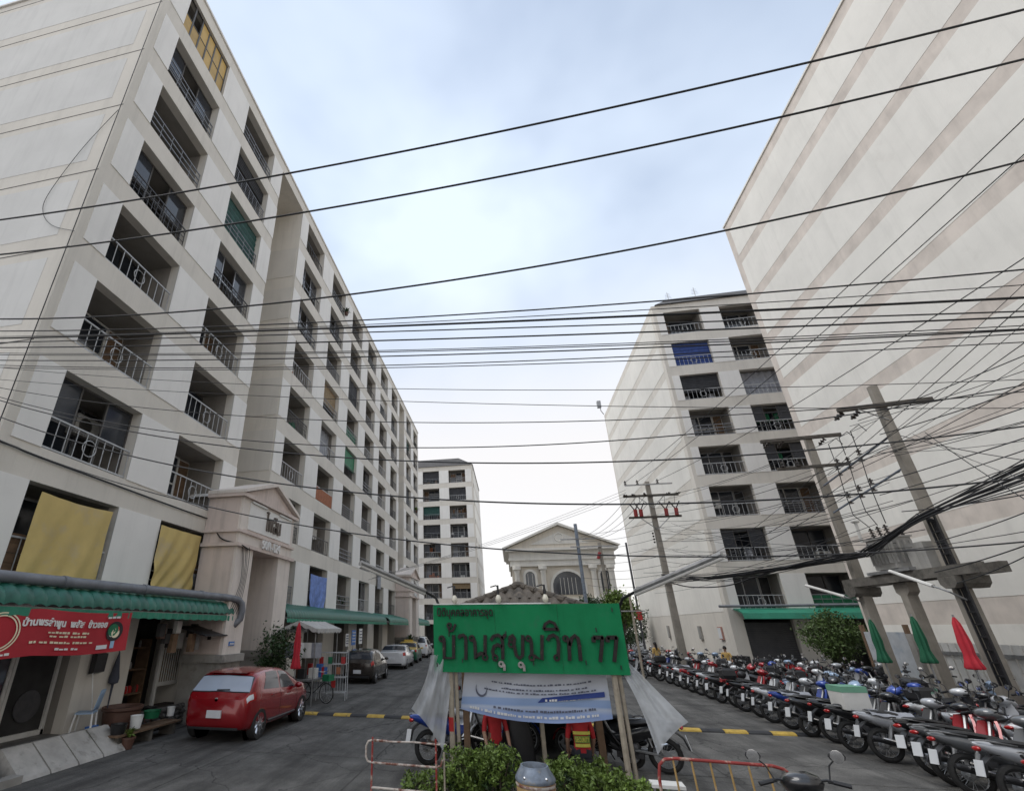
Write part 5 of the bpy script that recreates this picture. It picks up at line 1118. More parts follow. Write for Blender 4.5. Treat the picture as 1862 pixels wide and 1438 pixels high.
q = MB(); q.tube([(-.05, 0, 0), (-.03, 0, .75), (0, 0, .88), (.07, 0, .94), (.2, 0, .955), (1.3, 0, .93), (1.42, 0, .90), (1.5, 0, .82), (1.54, 0, .62), (1.56, 0, 0)], .019, 8); q.obj('top_rail', m_redrust, b2, True)
for i in range(6): MB().tube([(.17 + i * .215, 0, .94 - .004 * i), (.19 + i * .215, 0, .12)], .012, 8).obj('bar', m_ochre, b2, True)
MB().tube([(-.04, 0, .12), (1.55, 0, .12)], .018, 8).obj('low_rail', m_redrust, b2, True)
st = thing('step_stool', 'pale board on a small dark trestle behind the red barrier', 'stool', (1.88, 8.35, 0), R(-4)); MB().box(-.2, .22, -.12, .12, .50, .54).obj('seat', m_offw, st)
for x in (-.17, .19):
    for y in (-.09, .09): MB().box(x - .015, x + .015, y - .015, y + .015, 0, .5).obj('leg', m_steel, st)

# ------------------------------------------------------------------ things along the left shops
def curtain(lab, x0, x1, zt, zb, m, n=.05, slack=.0, y0l=None, xo=-9.82, drift=0):
    q = MB(); q.grid(lambda u, v: (xo - .0 + n * math.sin(u * 9 + 2.2 * v) * v + .6 * n * math.sin(u * 23 + 4 * v + slack * 9 * v * v) * (.25 + v * .6) + n * .8 * slack * math.sin(PI * u) * math.sin(PI * v), x0 + (x1 - x0) * u + drift * (1 - u) * v * v - .03 * math.sin(v * 4), zt + (zb - zt) * v + .05 * slack * math.sin(PI * u) - .06 * (1 - v) * math.sin(PI * u)), 44, 26)
    o = q.obj('curtain', m, None, True, 80); return tag(o, lab, 'curtain')
curtain('left and larger yellow cloth curtain over a first floor balcony', 8.0, 10.0, 5.22, 3.50, m_yellowcloth, .045, .2, drift=-.06)
curtain('right yellow cloth curtain with gathered folds beside the portico', 11.80, 13.72, 5.25, 3.50, m_yellowcloth, .06, 1.0)
curtain('blue and white laundry hanging in a first floor balcony past the portico', 22.9, 25.2, 5.0, 3.3, m_bluecloth, .07, .6)
curtain('dark cloth hanging over the balcony edge on the second floor', 35.4, 36.6, 6.5, 5.2, m_curt, .06)
bb_ = thing('vinyl_banner', 'red vinyl shop banner with white Thai lettering hung from the near awning', 'banner', (-8.58, 0, 0))
def rb(u, v): return (.02 * math.sin(u * 11 + v * 2) + .012 * math.sin(u * 27), 5.2 + 4.78 * u, 2.83 - .05 * abs(math.sin(PI * (u * 2.0 - .05))) - (.80 - .02 * u) * v)
q = MB(); q.grid(rb, 50, 8); q.obj('sheet', m_redbanner, bb_, True, 80)
def rtext(s, u0, u1, v0, v1, m, bold=.004, name='lettering'):
    me = fit_text(text_mesh(s, .3, .004, m, bold), u0, u1, 1 - v1, 1 - v0)
    map_text(me, lambda x, y, z: tuple(Vector(rb(x, 1 - y)) + Vector((.016 + z, 0, 0)))); return link(name, me, bb_)
rtext('บ้านพรลำพูน  พลัส  ข้าวซอย', .46, .865, .17, .42, m_letterw, .012)
def rdash(rows, m, seed, h):
    q = dashes(rows, m, seed, h); me = q.mesh('print', m); map_text(me, lambda x, y, z: tuple(Vector(rb(x, 1 - y)) + Vector((.018 + z * .2, 0, 0)))); stuff(link('print', me, bb_))
rdash([(.57, .78, .48), (.58, .77, .40), (.50, .82, .26)], m_letterg, 4, .05); rdash([(.62, .74, .12), (.30, .44, .06), (.86, .95, .86)], m_letterw, 6, .055)
for (uc, vc, r_, m, nm) in ((.915, .47, .045, m_black, 'roundel'), (.905, .44, .028, m_greenblind, 'roundel_leaf'), (.92, .52, .022, m_letterg, 'roundel_dish'), (.928, .42, .012, m_red, 'roundel_pepper'), (.90, .54, .012, m_letterw, 'roundel_bowl')):
    q = MB(); q.grid(lambda a, b: tuple(Vector(rb(uc + r_ * b * math.cos(2 * PI * a), vc + r_ * 5.6 * b * math.sin(2 * PI * a))) + Vector((.017 + (.003 if nm != 'roundel' else 0), 0, 0))), 24, 2); q.obj(nm, m, bb_)
for r_ in (.058, .068): 
    q = MB(); q.grid(lambda a, b: tuple(Vector(rb(.385 + (r_ + .005 * b) * math.cos(2 * PI * a), .46 + (r_ + .005 * b) * 5.6 * math.sin(2 * PI * a))) + Vector((.017, 0, 0))), 40, 1); q.obj('ring_emblem', m_letterg, bb_)
q = MB(); q.grid(lambda a, b: tuple(Vector(rb(.83 + .06 * a, .80 + .10 * b)) + Vector((.017, 0, 0))), 3, 1); q.obj('payment_badge', m_plate, bb_)
q = MB(); q.grid(lambda a, b: tuple(Vector(rb(.905 + .02 * a, .72 + .18 * b)) + Vector((.017, 0, 0))), 3, 1); q.obj('payment_badge', mat('pale_blue_print', (.3, .45, .62), .6), bb_)
pl = thing('address_plate', 'small blue address plate on the portico base', 'sign', (-8.585, 14.35, 2.05)); MB().box(-.01, .012, -.15, .15, -.06, .06).obj('plate', m_bluesign, pl); stuff(dashes([(-.11, .11, .0), (-.12, .1, -.035)], m_letterw, 2, .022).obj('print', m_letterw, pl, loc=(.016, 0, 0), rot=(PI / 2, 0, PI / 2)))
# chair, broom, umbrella cover, pots
c_ = thing('plastic_chair', 'pale blue plastic chair leaning against the tan pillar', 'chair', (-9.62, 10.45, .36), R(-60))
q = MB(); q.grid(lambda u, v: (-.2 + .4 * u, -.18 + .36 * v, .40 + .01 * math.sin(PI * u)), 4, 4); so = q.obj('seat', mat('pale_blue_plastic', (.32, .45, .62), .45, var=.08), c_); sd = so.modifiers.new('s', 'SOLIDIFY'); sd.thickness = .03; apply_mods(so)
q = MB(); q.grid(lambda u, v: (-.2 + .4 * u, .18 + .08 * v - .03 * math.sin(PI * u), .42 + .4 * v), 6, 4); so = q.obj('backrest', MATS['pale_blue_plastic'], c_, True); sd = so.modifiers.new('s', 'SOLIDIFY'); sd.thickness = .02; apply_mods(so)
for x in (-.18, .18):
    for y in (-.16, .16): MB().tube([(x, y, .4), (x * 1.2, y * 1.25, 0)], .02, 6).obj('leg', m_white, c_)
br = thing('broom', 'white handled broom leaning on the tan pillar beside the blue chair', 'broom', (-9.55, 10.62, .36)); MB().tube([(0, 0, .05), (-.25, -.12, 1.35)], .013, 6).obj('handle', m_white, br); MB().box(-.05, .05, -.14, .14, .0, .1).obj('head', m_bluesign, br)
lb = thing('letter_box', 'black box with white cane mounted on the tan pillar', 'box', (-9.84, 10.62, 1.72)); q = MB(); q.loft([[(0, -.16, -.22), (.14, -.16, -.18), (.14, -.15, .2), (0, -.15, .24)], [(0, .16, -.22), (.14, .16, -.18), (.14, .17, .2), (0, .17, .24)]]); q.obj('case', m_black, lb)
um = thing('hanging_umbrella', 'dark folded umbrella hanging on the tan pillar', 'umbrella', (-9.8, 11.25, 1.4)); q = MB(); q.lathe([(.01, .55), (.03, .45), (.09, .1), (.12, -.05), (.11, -.15), (.03, -.18), (.02, -.5), (.012, -.75)], 10); q.obj('canopy', mat('navy_cloth', (.05, .055, .075), .8, var=.2), um, True); MB().tube([(0, 0, .5), (-.06, 0, .72)], .01, 5).obj('handle', m_black, um)
pt_ = thing('plant_pot', 'large round brown glazed pot beside the blue chair', 'pot', (-9.45, 11.35, 0)); q = MB(); q.lathe([(.22, 0), (.33, .2), (.40, .5), (.41, .66), (.45, .70), (.45, .76), (.40, .76), (.36, .66), (.3, .64)], 22); q.obj('pot', m_clay, pt_, True); q = MB(); q.lathe([(.0001, .68), (.385, .68)], 18); q.obj('soil', m_soil, pt_)
for lab, x, y, z, r_, h_, m in (('white bucket standing on a board in front of the stone planter', -8.85, 11.15, .35, .14, .26, m_white), ('green tub stacked beside the big brown pot', -9.0, 11.85, .45, .2, .16, m_greenblind), ('small white tub at the foot of the stone planter', -8.95, 12.5, .4, .1, .2, m_white), ('black basin in front of the big brown pot', -8.95, 10.75, .3, .17, .2, m_black)):
    t = thing('bucket', lab, 'bucket', (x, y, z)); q = MB(); q.lathe([(r_ * .8, 0), (r_, h_), (r_ * 1.06, h_), (r_ * 1.06, h_ * .93), (r_ * .98, h_ * .93)][:3] + [(r_ * .95, h_ * 1.0), (r_ * .75, .02)], 16); q.obj('tub', m, t, True); q = MB(); q.tube([(r_ * math.cos(a), 0, h_ * .9 - .06 * math.sin(a)) for a in np.linspace(0, PI, 7)], .005, 4); q.obj('handle', m_steel, t)
cr_ = thing('planting_bench', 'low dark plank bench carrying buckets by the brown pot', 'bench', (-9.0, 11.4, 0)); MB().box(-.25, .25, -.85, 1.3, .26, .30).obj('plank', m_wood, cr_)
for y in (-.7, .3, 1.15): MB().box(-.2, .2, y - .05, y + .05, 0, .26).obj('leg', m_dconc, cr_)
def spiky(lab, c, n, ln, m, group=None, stem=None, cat='plant', wd=.03):
    t = thing('pot_plant', lab, cat, c, 0, group); q = MB()
    for k in range(n):
        a = rng.uniform(0, 2 * PI); el = rng.uniform(.35, 1.35); l_ = ln * rng.uniform(.6, 1.1); d_ = Vector((math.cos(a) * math.cos(el), math.sin(a) * math.cos(el), math.sin(el))); sd_ = d_.cross(Vector((0, 0, 1))).normalized() * wd; b0 = Vector((0, 0, (stem or 0) + .22)) + d_ * .02
        m1_ = b0 + d_ * l_ * .5 + Vector((0, 0, .02)); e1 = b0 + d_ * l_ + Vector((0, 0, -.25 * l_))
        q.add([b0 - sd_ * .4, b0 + sd_ * .4, m1_ + sd_, m1_ - sd_, e1], [(0, 1, 2, 3), (3, 2, 4)])
    q.obj('leaves', m, t); q = MB(); q.lathe([(.10, 0), (.14, .24), (.15, .24), (.15, .2)], 12); q.obj('pot', m_clay, t, True)
    if stem: MB().tube([(0, 0, .1), (.02, 0, stem + .25)], .025, 6).obj('stem', m_bark, t)
    return t
spiky('small leafy plant in a dark pot on the road edge by the ramp', (-8.72, 10.85, 0), 26, .3, m_leaf, 'pot plants')
spiky('spiky green plant beside the grille window', (-8.9, 13.6, .3), 34, .55, m_leaf, 'pot plants')
spiky('spiky palm in a pot beside the far portico', (-8.5, 41.3, 0), 40, .9, m_leafd, 'pot plants', 1.2, wd=.06)
spiky('spiky palm on the far side of the second portico', (-8.4, 46.6, 0), 40, .8, m_leafd, 'pot plants', 1.0, wd=.06)
spiky('potted plant by the posters under the long awning', (-9.0, 27.6, 0), 34, .5, m_leaf, 'pot plants', .8)
spiky('potted plant at the last bay of the long awning', (-8.9, 31.2, 0), 34, .5, m_leafd, 'pot plants', .6)
spiky('spiky plant on a top floor balcony edge of the long block', (-9.75, 25.3, 22.6), 30, .5, m_leafd, 'balcony plants', wd=.04)
spiky('trailing plant on a far balcony of the long block', (-9.75, 51.0, 14.4), 40, .7, m_leaf, 'balcony plants', wd=.05)
def tree(lab, loc, trunk_h, c, rad, ncl, per, cr, ls, m, cat='tree', tr=.09, group=None, nm='tree', seed=1):
    t = thing(nm, lab, cat, loc, 0, group); rg = np.random.RandomState(seed)
    pts = clump_pts(c, rad, ncl, per, cr, rg); leaves('crown', pts, ls, m, t); q = MB()
    q.tube([(0, 0, -.05), (.03, .02, trunk_h * .5), (c[0] * .5, c[1] * .5, trunk_h)], [tr, tr * .8, tr * .6], 8); q.obj('trunk', m_bark, t, True); q = MB()
    for k in range(9):
        d_ = rg.normal(size=3); d_ /= np.linalg.norm(d_); e1 = Vector(c) + Vector(d_ * np.array(rad) * .85); q.tube([(c[0] * .4, c[1] * .4, trunk_h * .85), Vector((c[0] * .5, c[1] * .5, trunk_h)).lerp(e1, .5), e1], [tr * .45, tr * .28, tr * .1], 5)
    q.obj('branch', m_bark, t, True); return t
tree('dark leafy tree against the near portico behind the red parasol', (-8.45, 17.3, 0), 1.3, (0, 0, 1.75), (.75, .9, .85), 46, 60, .16, .07, m_leafd, seed=2)
tree('round dark clipped tree in front of the shutter', (14.75, 27.6, 0), 1.1, (0, 0, 2.1), (1.15, 1.1, .95), 90, 60, .2, .075, m_leafm, seed=5)
for i, (x, y, z, r_, lab) in enumerate(((6.6, 33.5, 3.6, 1.0, 'light green tree top just above the right end of the name board'), (8.1, 43, 2.8, 1.8, 'dark tree behind the thin posts right of the name board'), (10.1, 49, 3.0, 1.9, 'dense tree beside the blank side wall'), (7.2, 50, 3.8, 1.6, 'tall tree in front of the villa'))):
    tree(lab, (x, y, 0), z * .6, (0, 0, z), (r_ * .9, r_ * .9, r_ * (1.0 if i else .8)), 60, 60, .24, .11, m_leaf if i == 0 else m_leafd, seed=11 + i, group='trees beside the villa')
# red parasol, canopy cart, rack, bicycle
def parasol(lab, loc, m, zt=2.72, zb=1.25, pole=2.9, r_=.17, group='folded parasols'):
    t = thing('parasol', lab, 'parasol', loc, 0, group); q = MB(); n = 24
    def ring(k, z): return [(r_ * k * (1 + .22 * math.cos(8 * 2 * PI * i / n)) * math.cos(2 * PI * i / n), r_ * k * (1 + .22 * math.cos(8 * 2 * PI * i / n)) * math.sin(2 * PI * i / n), z) for i in range(n)]
    h_ = zt - zb; q.loft([ring(.12, zt), ring(.38, zt - .12 * h_), ring(.62, zt - .5 * h_), ring(.55, zt - .72 * h_), ring(.72, zt - .86 * h_), ring(.92, zb + .04), ring(.80, zb)]); q.obj('canopy', m, t, True, 70)
    MB().tube([(0, 0, 0), (0, 0, zt + .06)], .022, 8).obj('pole', m_steel, t, True); q = MB(); q.lathe([(.24, 0), (.24, .06), (.05, .1)], 16); q.obj('base', m_dconc, t, True); return t
m_rp = mat('red_parasol_cloth', (.45, .02, .035), .75, var=.15, scale=5); m_gp = mat('green_parasol_cloth', (.01, .105, .05), .75, var=.15, scale=5)
parasol('folded red parasol standing in front of the near portico tree', (-7.38, 16.55, 0), m_rp, 2.67, 1.22)
parasol('folded green parasol beside the trestle column on the right', (11.15, 16.9, 0), m_gp, 2.8, 1.6)
parasol('folded green parasol half hidden behind the second pole', (11.2, 18.75, 0), m_gp, 2.75, 1.5)
parasol('folded red parasol tied beside the near right-hand pole', (11.1, 15.45, 0), m_rp, 2.75, 1.55)
cc = thing('market_cart', 'street stall with grey scalloped canopy beside the red parasol', 'stall', (-7.75, 18.6, 0))
q = MB(); q.grid(lambda u, v: (-.75 + 1.5 * u, -1.3 + 2.6 * v, 2.45 + .28 * (1 - abs(2 * u - 1)) + .015 * math.sin(v * 40)), 10, 16); cn = q.obj('canopy', mat('grey_canvas', (.46, .45, .43), .85, var=.15, scale=4, stain=((.25, .24, .22), 3, .55, .75)), cc, True, 50); sd = cn.modifiers.new('s', 'SOLIDIFY'); sd.thickness = .02; apply_mods(cn)
for s in (-1, 1): q = MB(); q.grid(lambda u, v: (s * .76, -1.3 + 2.6 * u, 2.46 - v * (.10 + .06 * abs(math.sin(u * 26)))), 60, 2); q.obj('scallop', MATS['grey_canvas'], cn)
q = MB(); q.grid(lambda u, v: (-.75 + 1.5 * u, -1.31, 2.45 + .28 * (1 - abs(2 * u - 1)) - v * (.10 + .06 * abs(math.sin(u * 16)))), 40, 2); q.obj('scallop', MATS['grey_canvas'], cn)
for x in (-.65, .65):
    for y in (-1.15, 1.15): MB().tube([(x, y, 0), (x, y, 2.5)], .02, 6).obj('pole', m_steel, cc)
MB().box(-.6, .6, -1.0, 1.0, .75, .8).obj('counter', m_steel, cc)
for i in range(9):
    r_ = random.uniform(.07, .14); MB().box(-r_, r_, -r_, r_, 0, random.uniform(.15, .5)).obj('goods', random.choice((m_white, m_bluesign, m_clay, m_red, m_offw, m_black)), cc, loc=(random.uniform(-.4, .4), random.uniform(-.9, .9), .802))
for i in range(4): MB().grid(lambda u, v: (.5 * u, .02 * math.sin(u * 9), -v * .5), 6, 4).obj('hung_bag', random.choice((m_white, m_offw, m_curt)), cc, True, loc=(-.5 + .3 * i, -1.12, 2.0))
rk_ = thing('display_rack', 'white wire display rack at the road edge past the red parasol', 'rack', (-6.95, 18.95, 0), R(8))
q = MB()
for z in (.25, .75, 1.2, 1.6): q.box(-.55, .55, -.02, .02, z, z + .025); q.box(-.55, .55, .36, .40, z, z + .025)
for i in range(12): q.box(-.55 + .1 * i - .006, -.55 + .1 * i + .006, -.005, .005, .25, 1.6)
q.obj('wire_panel', m_rail, rk_)
for x in (-.55, .55):
    for y in (0, .38): MB().tube([(x, y, 0), (x, y, 1.7)], .016, 6).obj('upright', m_rail, rk_)
for i in range(6): MB().cbox((0, 0, 0), (.16, .03, .24)).obj('hung_goods', random.choice((m_white, m_bluesign, m_red, m_brick, m_greenblind)), rk_, loc=(-.42 + .17 * i, -.04, random.choice((.55, 1.0, 1.35))))
bc = thing('bicycle', 'dark bicycle leaning at the display rack behind the red hatchback', 'bicycle', (-7.35, 18.4, 0), R(-18))
for x in (-.52, .52):
    w_ = MB(); w_.torus((0, 0, 0), .29, .010, 24, 6, 'y'); w_.lathe([(.025, -.04), (.025, .04)], 8, (0, 0, 0), 'y')
    for k in range(14): a = 2 * PI * k / 14; w_.cbox((.145 * math.cos(a), 0, .145 * math.sin(a)), (.28, .004, .004), (0, -a, 0))
    wo = w_.obj('wheel', m_alu, bc, True, 40, (x, 0, .32)); tq = MB(); tq.torus((0, 0, 0), .31, .018, 24, 6, 'y'); tq.obj('tyre', m_rubber, wo, True)
q = MB()
for a, b in (((-.52, 0, .32), (-.08, 0, .30)), ((-.08, 0, .30), (.38, 0, .68)), ((-.08, 0, .30), (-.2, 0, .80)), ((-.18, 0, .74), (.36, 0, .78)), ((-.52, 0, .32), (-.18, 0, .74)), ((.52, 0, .32), (.36, 0, .88))): q.tube([a, b], .017, 6)
q.obj('frame', m_raild, bc); q = MB(); q.tube([(.36, 0, .88), (.36, 0, 1.0), (.36, -.26, 1.02), (.28, -.3, 1.02)], .012, 6); q.tube([(.36, 0, 1.0), (.36, .26, 1.02), (.28, .3, 1.02)], .012, 6); q.obj('handlebar', m_chrome, bc, True)
q = MB(); q.loft([ell(-.34, .84, .08, .03), ell(-.2, .85, .07, .03), ell(-.06, .84, .02, .015)]); q.obj('saddle', m_black, bc, True); q = MB(); q.box(.42, .72, -.16, .16, .72, .92); q.obj('basket', m_greenblind, bc)
for i, (y, zc, w_, h_, m, lab) in enumerate(((27.0, 2.0, .7, .75, m_bluesign, 'blue and white poster on the pillar under the long awning'), (28.3, 2.05, .6, .8, m_white, 'white poster on the pillar under the long awning'), (25.9, 1.9, .5, .6, m_offw, 'pale notice left of the blue poster under the awning'))):
    t = thing('poster', lab, 'poster', (-8.75, y, zc), R(90)); MB().box(-w_ / 2, w_ / 2, -.01, .01, -h_ / 2, h_ / 2).obj('board', m, t); stuff(dashes([(-w_ * .4, w_ * .35, h_ * k) for k in (.3, .1, -.1, -.3)], m_inkg, i, .05).obj('print', m_inkg if m != m_bluesign else m_letterw, t, loc=(0, -.022, 0), rot=(PI / 2, 0, 0))); MB().tube([(0, .02, -zc), (0, .02, 0)], .02).obj('post', m_steel, t)
# ------------------------------------------------------------------ right side: awning, gate, trestle, boxes
aw = thing('awning', 'plain green sheet awning over the shutter of the balcony block', 'awning', (12.5, 31.95, 0))
q = MB(); L2 = 6.6; q.loft([[(x, -.02, 3.52), (x, -.7, 3.42), (x, -1.05, 3.25), (x, -1.15, 2.95), (x, -1.13, 2.93), (x, -1.0, 3.22), (x, -.02, 3.45)] for x in np.linspace(0, L2, 12)]); q.obj('roof_sheet', m_greenaw, aw, True, 40)
MB().tube([(-.9, -.5, 3.62), (6.6, -.5, 3.66)], .07, 10).obj('gutter_pipe', m_pipe, aw, True)
shu = thing('roller_shutter', 'dark grey roller shutter under the green sheet awning', 'shutter', (12.95, 32.25, 0)); q = MB()
for i in range(24): MB().box(0, 2.4, -.012 * (i % 2), .02, .02 + i * .115, .02 + i * .115 + .108).obj('slat', mat('shutter_grey', (.085, .085, .09), .5, metal=.3, var=.15), shu)
for x, y, w_, h_, m, lab in ((12.18, 37, .5, .8, m_concrete, 'small grey meter box on the blank side wall'), (12.18, 33.6, .55, .7, mat('notice_red', (.42, .22, .18), .7, var=.3, scale=12), 'reddish notice board on the blank side wall'), (12.18, 44, .4, .9, m_concrete, 'far grey cabinet on the blank side wall')):
    t = thing('wall_box', lab, 'box', (x, y, 2.2)); MB().box(-.08, .005, -w_ / 2, w_ / 2, -h_ / 2, h_ / 2).obj('case', m, t); MB().box(-.095, -.082, -w_ * .42, w_ * .42, -h_ * .42, h_ * .42).obj('cover', m_plate if 'notice' in lab else m_trafo, t)
gt = thing('slatted_gate', 'pale vertical slatted gate behind the motorbikes on the right', 'gate', (13.65, 16.0, 0), R(90))
for i in range(16): MB().box(0, .24, -.03, .03, .1, 2.05).obj('slat', m_offw, gt, loc=(.05 + i * .30, 0, 0))
q = MB(); q.box(0, 4.9, .035, .08, .4, .5); q.box(0, 4.9, .035, .08, 1.7, 1.8); q.obj('rail', m_steel, gt)
for x in (-.15, 5.0): MB().box(x - .12, x + .12, -.12, .12, 0, 2.3).obj('post', m_concrete, gt)
pn = thing('sheet_hoarding', 'pale painted sheet panel between the two right-hand poles', 'panel', (13.7, 21.3, 0), R(90)); MB().box(0, 2.2, -.03, .03, .0, 2.35).obj('sheet', mat('pale_blue_panel', (.42, .44, .46), .7, var=.15, scale=3, stain=((.25, .3, .36), 2, .55, .75)), pn)
for x in (-.06, 2.26): MB().box(x - .06, x + .06, -.06, .06, 0, 2.6).obj('post', m_wood, pn)
kc = thing('kiosk', 'dark lean-to kiosk with black awning against the gable wall at far right', 'kiosk', (14.45, 12.6, 0), R(90))
MB().box(0, 3.2, -.9, -.84, 0, 2.2).obj('front_panel', mat('kiosk_brown', (.10, .085, .07), .8, var=.3, scale=3), kc); MB().box(2.9, 3.2, -.84, -.02, 0, 2.2).obj('side_panel', m_wood, kc)
q = MB(); q.loft([[(x, -.02, 2.62), (x, -1.3, 2.3), (x, -1.3, 2.26), (x, -.02, 2.56)] for x in (-.2, 3.4)]); q.obj('awning', m_black, kc)
for x in (.1, 1.0, 1.9): MB().box(x, x + .7, -.925, -.905, .3, 1.9).obj('window_panel', m_trafo, kc)
bx = thing('delivery_box', 'white and green delivery box strapped on a motorbike seat', 'box', (7.3, 13.82, .83), R(4)); q = MB(); q.box(-.26, .26, -.24, .24, 0, .34); q.obj('box', m_offw, bx); MB().box(-.265, .265, -.245, .245, .342, .46).obj('lid', mat('pale_green_plastic', (.16, .36, .25), .5, var=.1), bx)
bx = thing('top_box', 'black cargo box beside the person in yellow by the shutter', 'box', (11.4, 29.8, 0)); MB().box(-.35, .35, -.3, .3, .5, 1.15).obj('case', m_black, bx); MB().box(-.3, .3, -.25, .25, 0, .498).obj('base', m_wood, bx)
for i, (x, y, z, m, lab) in enumerate(((10.2, 16.2, .83, m_offw, 'white helmet resting on a middle row motorbike'), (7.9, 20.9, .83, m_black, 'black helmet resting on a kerb-side motorbike'), (10.2, 12.7, .84, m_b['grey'], 'grey helmet resting on a near middle row motorbike'), (10.3, 21.8, .84, m_red, 'red helmet resting on a middle row motorbike'))):
    t = thing('helmet', lab, 'helmet', (x, y, z)); q = MB(); q.ball((0, 0, .11), (.14, .12, .13), 12, 8); q.obj('shell', m, t, True); q = MB(); q.grid(lambda u, v: (.145 * math.cos((u - .5) * 2), .125 * math.sin((u - .5) * 2), .08 + .08 * v), 8, 2); q.obj('visor', m_glass, t, True)

# ------------------------------------------------------------------ poles and wires
def insul(q, p, d_=Vector((0, 0, 1)), n=3, r_=.08, step=.10):
    p = Vector(p); d_ = Vector(d_).normalized()
    for i in range(n): q.tube([p + d_ * step * i, p + d_ * (step * i + step * .35), p + d_ * (step * i + step * .5), p + d_ * step * (i + .95)], [r_, r_ * .9, r_ * .4, r_ * .4], 8)
np_ = thing('utility_pole', 'tall concrete utility pole with timber crossarm beside the gable wall', 'pole', (11.7, 15.65, 0))
def square_pole(h, a, b, t): q = MB(); q.loft([[(-w_, -w_ * .8, z), (w_, -w_ * .8, z), (w_, w_ * .8, z), (-w_, w_ * .8, z)] for z, w_ in ((-.05, a), (h, b))]); return q.obj('shaft', m_pole, t)
square_pole(9.5, .17, .10, np_)
def arm(t, z, L_, m, off=0, dirv=(1, 0), th=.06, nm='crossarm', mid=0):
    d_ = Vector((dirv[0], dirv[1], 0)).normalized(); n_ = Vector((-d_.y, d_.x, 0)); q = MB(); c = n_ * off
    q.loft([[c + d_ * s + n_ * a + Vector((0, 0, z + b)) for a, b in ((-th, -th), (th, -th), (th, th), (-th, th))] for s in (-L_ / 2 + mid, L_ / 2 + mid)]); return q.obj(nm, m, t)
arm(np_, 8.78, 2.3, m_arm, -.16, (1, -.15), .06); 
q = MB()
for s in (-1.0, -.55): insul(q, (s, .12 , 8.72), (-.8, .3, -.75), 3)
q.obj('insulator', m_ins, np_, True)
q = MB(); q.tube([(0, -.1, 8.3), (-.7, -.12, 8.72)], .02, 5); q.obj('brace', m_steel, np_)
p2 = thing('utility_pole', 'second concrete utility pole carrying the transformer trestle', 'pole', (11.7, 19.4, 0)); square_pole(9.3, .16, .10, p2)
arm(p2, 9.2, 2.6, m_arm, -.14, (1, -.1), .06, mid=-.3); arm(p2, 8.05, 2.3, m_arm, -.14, (1, -.1), .05, mid=-.2)
q = MB()
for s in (-1.4, -.9, .5): insul(q, (s, -.1, 9.12), (-.6, .5, -.7), 3)
for s in (-1.2, -.7, .6): insul(q, (s, -.14, 8.1), (0, 0, 1), 2)
q.obj('insulator', m_ins, p2, True)
tr_ = thing('transformer_trestle', 'weathered concrete trestle with grey transformer between the two right-hand poles', 'transformer', (11.7, 17.5, 0))
MB().box(-.30, -.12, -2.95, 2.3, 3.76, 4.02).obj('beam', m_dconc, tr_); MB().box(.18, .36, -2.95, 2.3, 3.76, 4.02).obj('beam', m_dconc, tr_)
for y in (-1.0, .0): pass
q = MB(); q.loft([[(-.14, y0 - a, z), (.14, y0 - a, z), (.14, y0 + a, z), (-.14, y0 + a, z)] for z, a, y0 in ((-.05, .17, 0), (3.38, .13, 0), (3.48, .26, 0), (3.75, .28, 0))]); q.obj('column', m_pole, tr_)
for y in (-2.0, 1.95): q = MB(); q.loft([[(-.36, y - a, z), (.40, y - a, z), (.40, y + a, z), (-.36, y + a, z)] for z, a in ((3.45, .14), (3.56, .26), (3.75, .28))]); q.obj('bracket', m_dconc, tr_)
q = MB(); q.box(-.36, .42, -.95, .85, 4.03, 4.12); q.obj('platform', m_steel, tr_)
tk = MB().box(-.28, .34, -.42, .50, 4.15, 5.05).obj('tank', m_trafo, tr_)
MB().box(-.2, .2, -1.5, -.85, 4.03, 4.75).obj('control_box', m_trafo, tr_)
for i in range(6): MB().box(-.38, -.285, -.36 + i * .145, -.34 + i * .145, 4.3, 4.95).obj('cooling_fin', m_trafo, tk)
for i in range(4): MB().box(-.25 + i * .17, -.23 + i * .17, .505, .6, 4.3, 4.95).obj('cooling_fin', m_trafo, tk)
for i in range(4): MB().box(-.25 + i * .17, -.23 + i * .17, -.52, -.425, 4.3, 4.95).obj('cooling_fin', m_trafo, tk)
q = MB(); q.box(-.32, .38, -.46, .54, 5.052, 5.10); q.obj('tank_lid', m_trafo, tk)
q = MB()
for y in (-.4, 0, .4): insul(q, (-.1, y * .8, 5.1), (-.1, 0, 1), 4, .07, .09)
for y in (-.5, -.2, .1, .4): insul(q, (.2, y * .8, 5.1), (.1, 0, 1), 2, .05, .09)
q.obj('bushing', m_ins, tr_, True)
q = MB(); q.tube([(-.1, .95, 5.1), (-.1, .9, 5.75)], .045, 8); q.ball((-.1, .9, 5.8), (.14, .1, .07), 8, 5); q.obj('arrester', m_offw, tr_, True)
q = MB(); q.box(-.22, -.18, -2.28, -2.24, 1.2, 5.4); q.box(-.22, -.18, -2.02, -1.98, 1.2, 5.4)
for i in range(14): q.box(-.21, -.19, -2.24, -2.02, 1.4 + i * .29, 1.44 + i * .29)
for i in range(4): q.tube([(-.16, -2.2 + i * .05, 1.2), (-.16, -2.2 + i * .05, 5.2), (-.1, -1.6, 5.5)], .018, 5)
q.obj('cable_riser', m_black, tr_)
for z, zz in ((7.55, 7.75), (6.55, 6.75)):
    q = MB(); q.tube([(-.1, 1.75, z - .25), (-.1, -1.75, zz + .05)], .035, 6); q.obj('cross_tie', m_galv, tr_)
    q = MB()
    for y in (-.5, .1, .7): insul(q, (-.14, y, z + .1 - y * .1), (0, 0, 1), 2, .07); insul(q, (-.14, y, z - .12 - y * .1), (0, 0, 1), 1, .08)
    q.obj('fuse_insulator', m_ins, tr_, True)
q = MB()
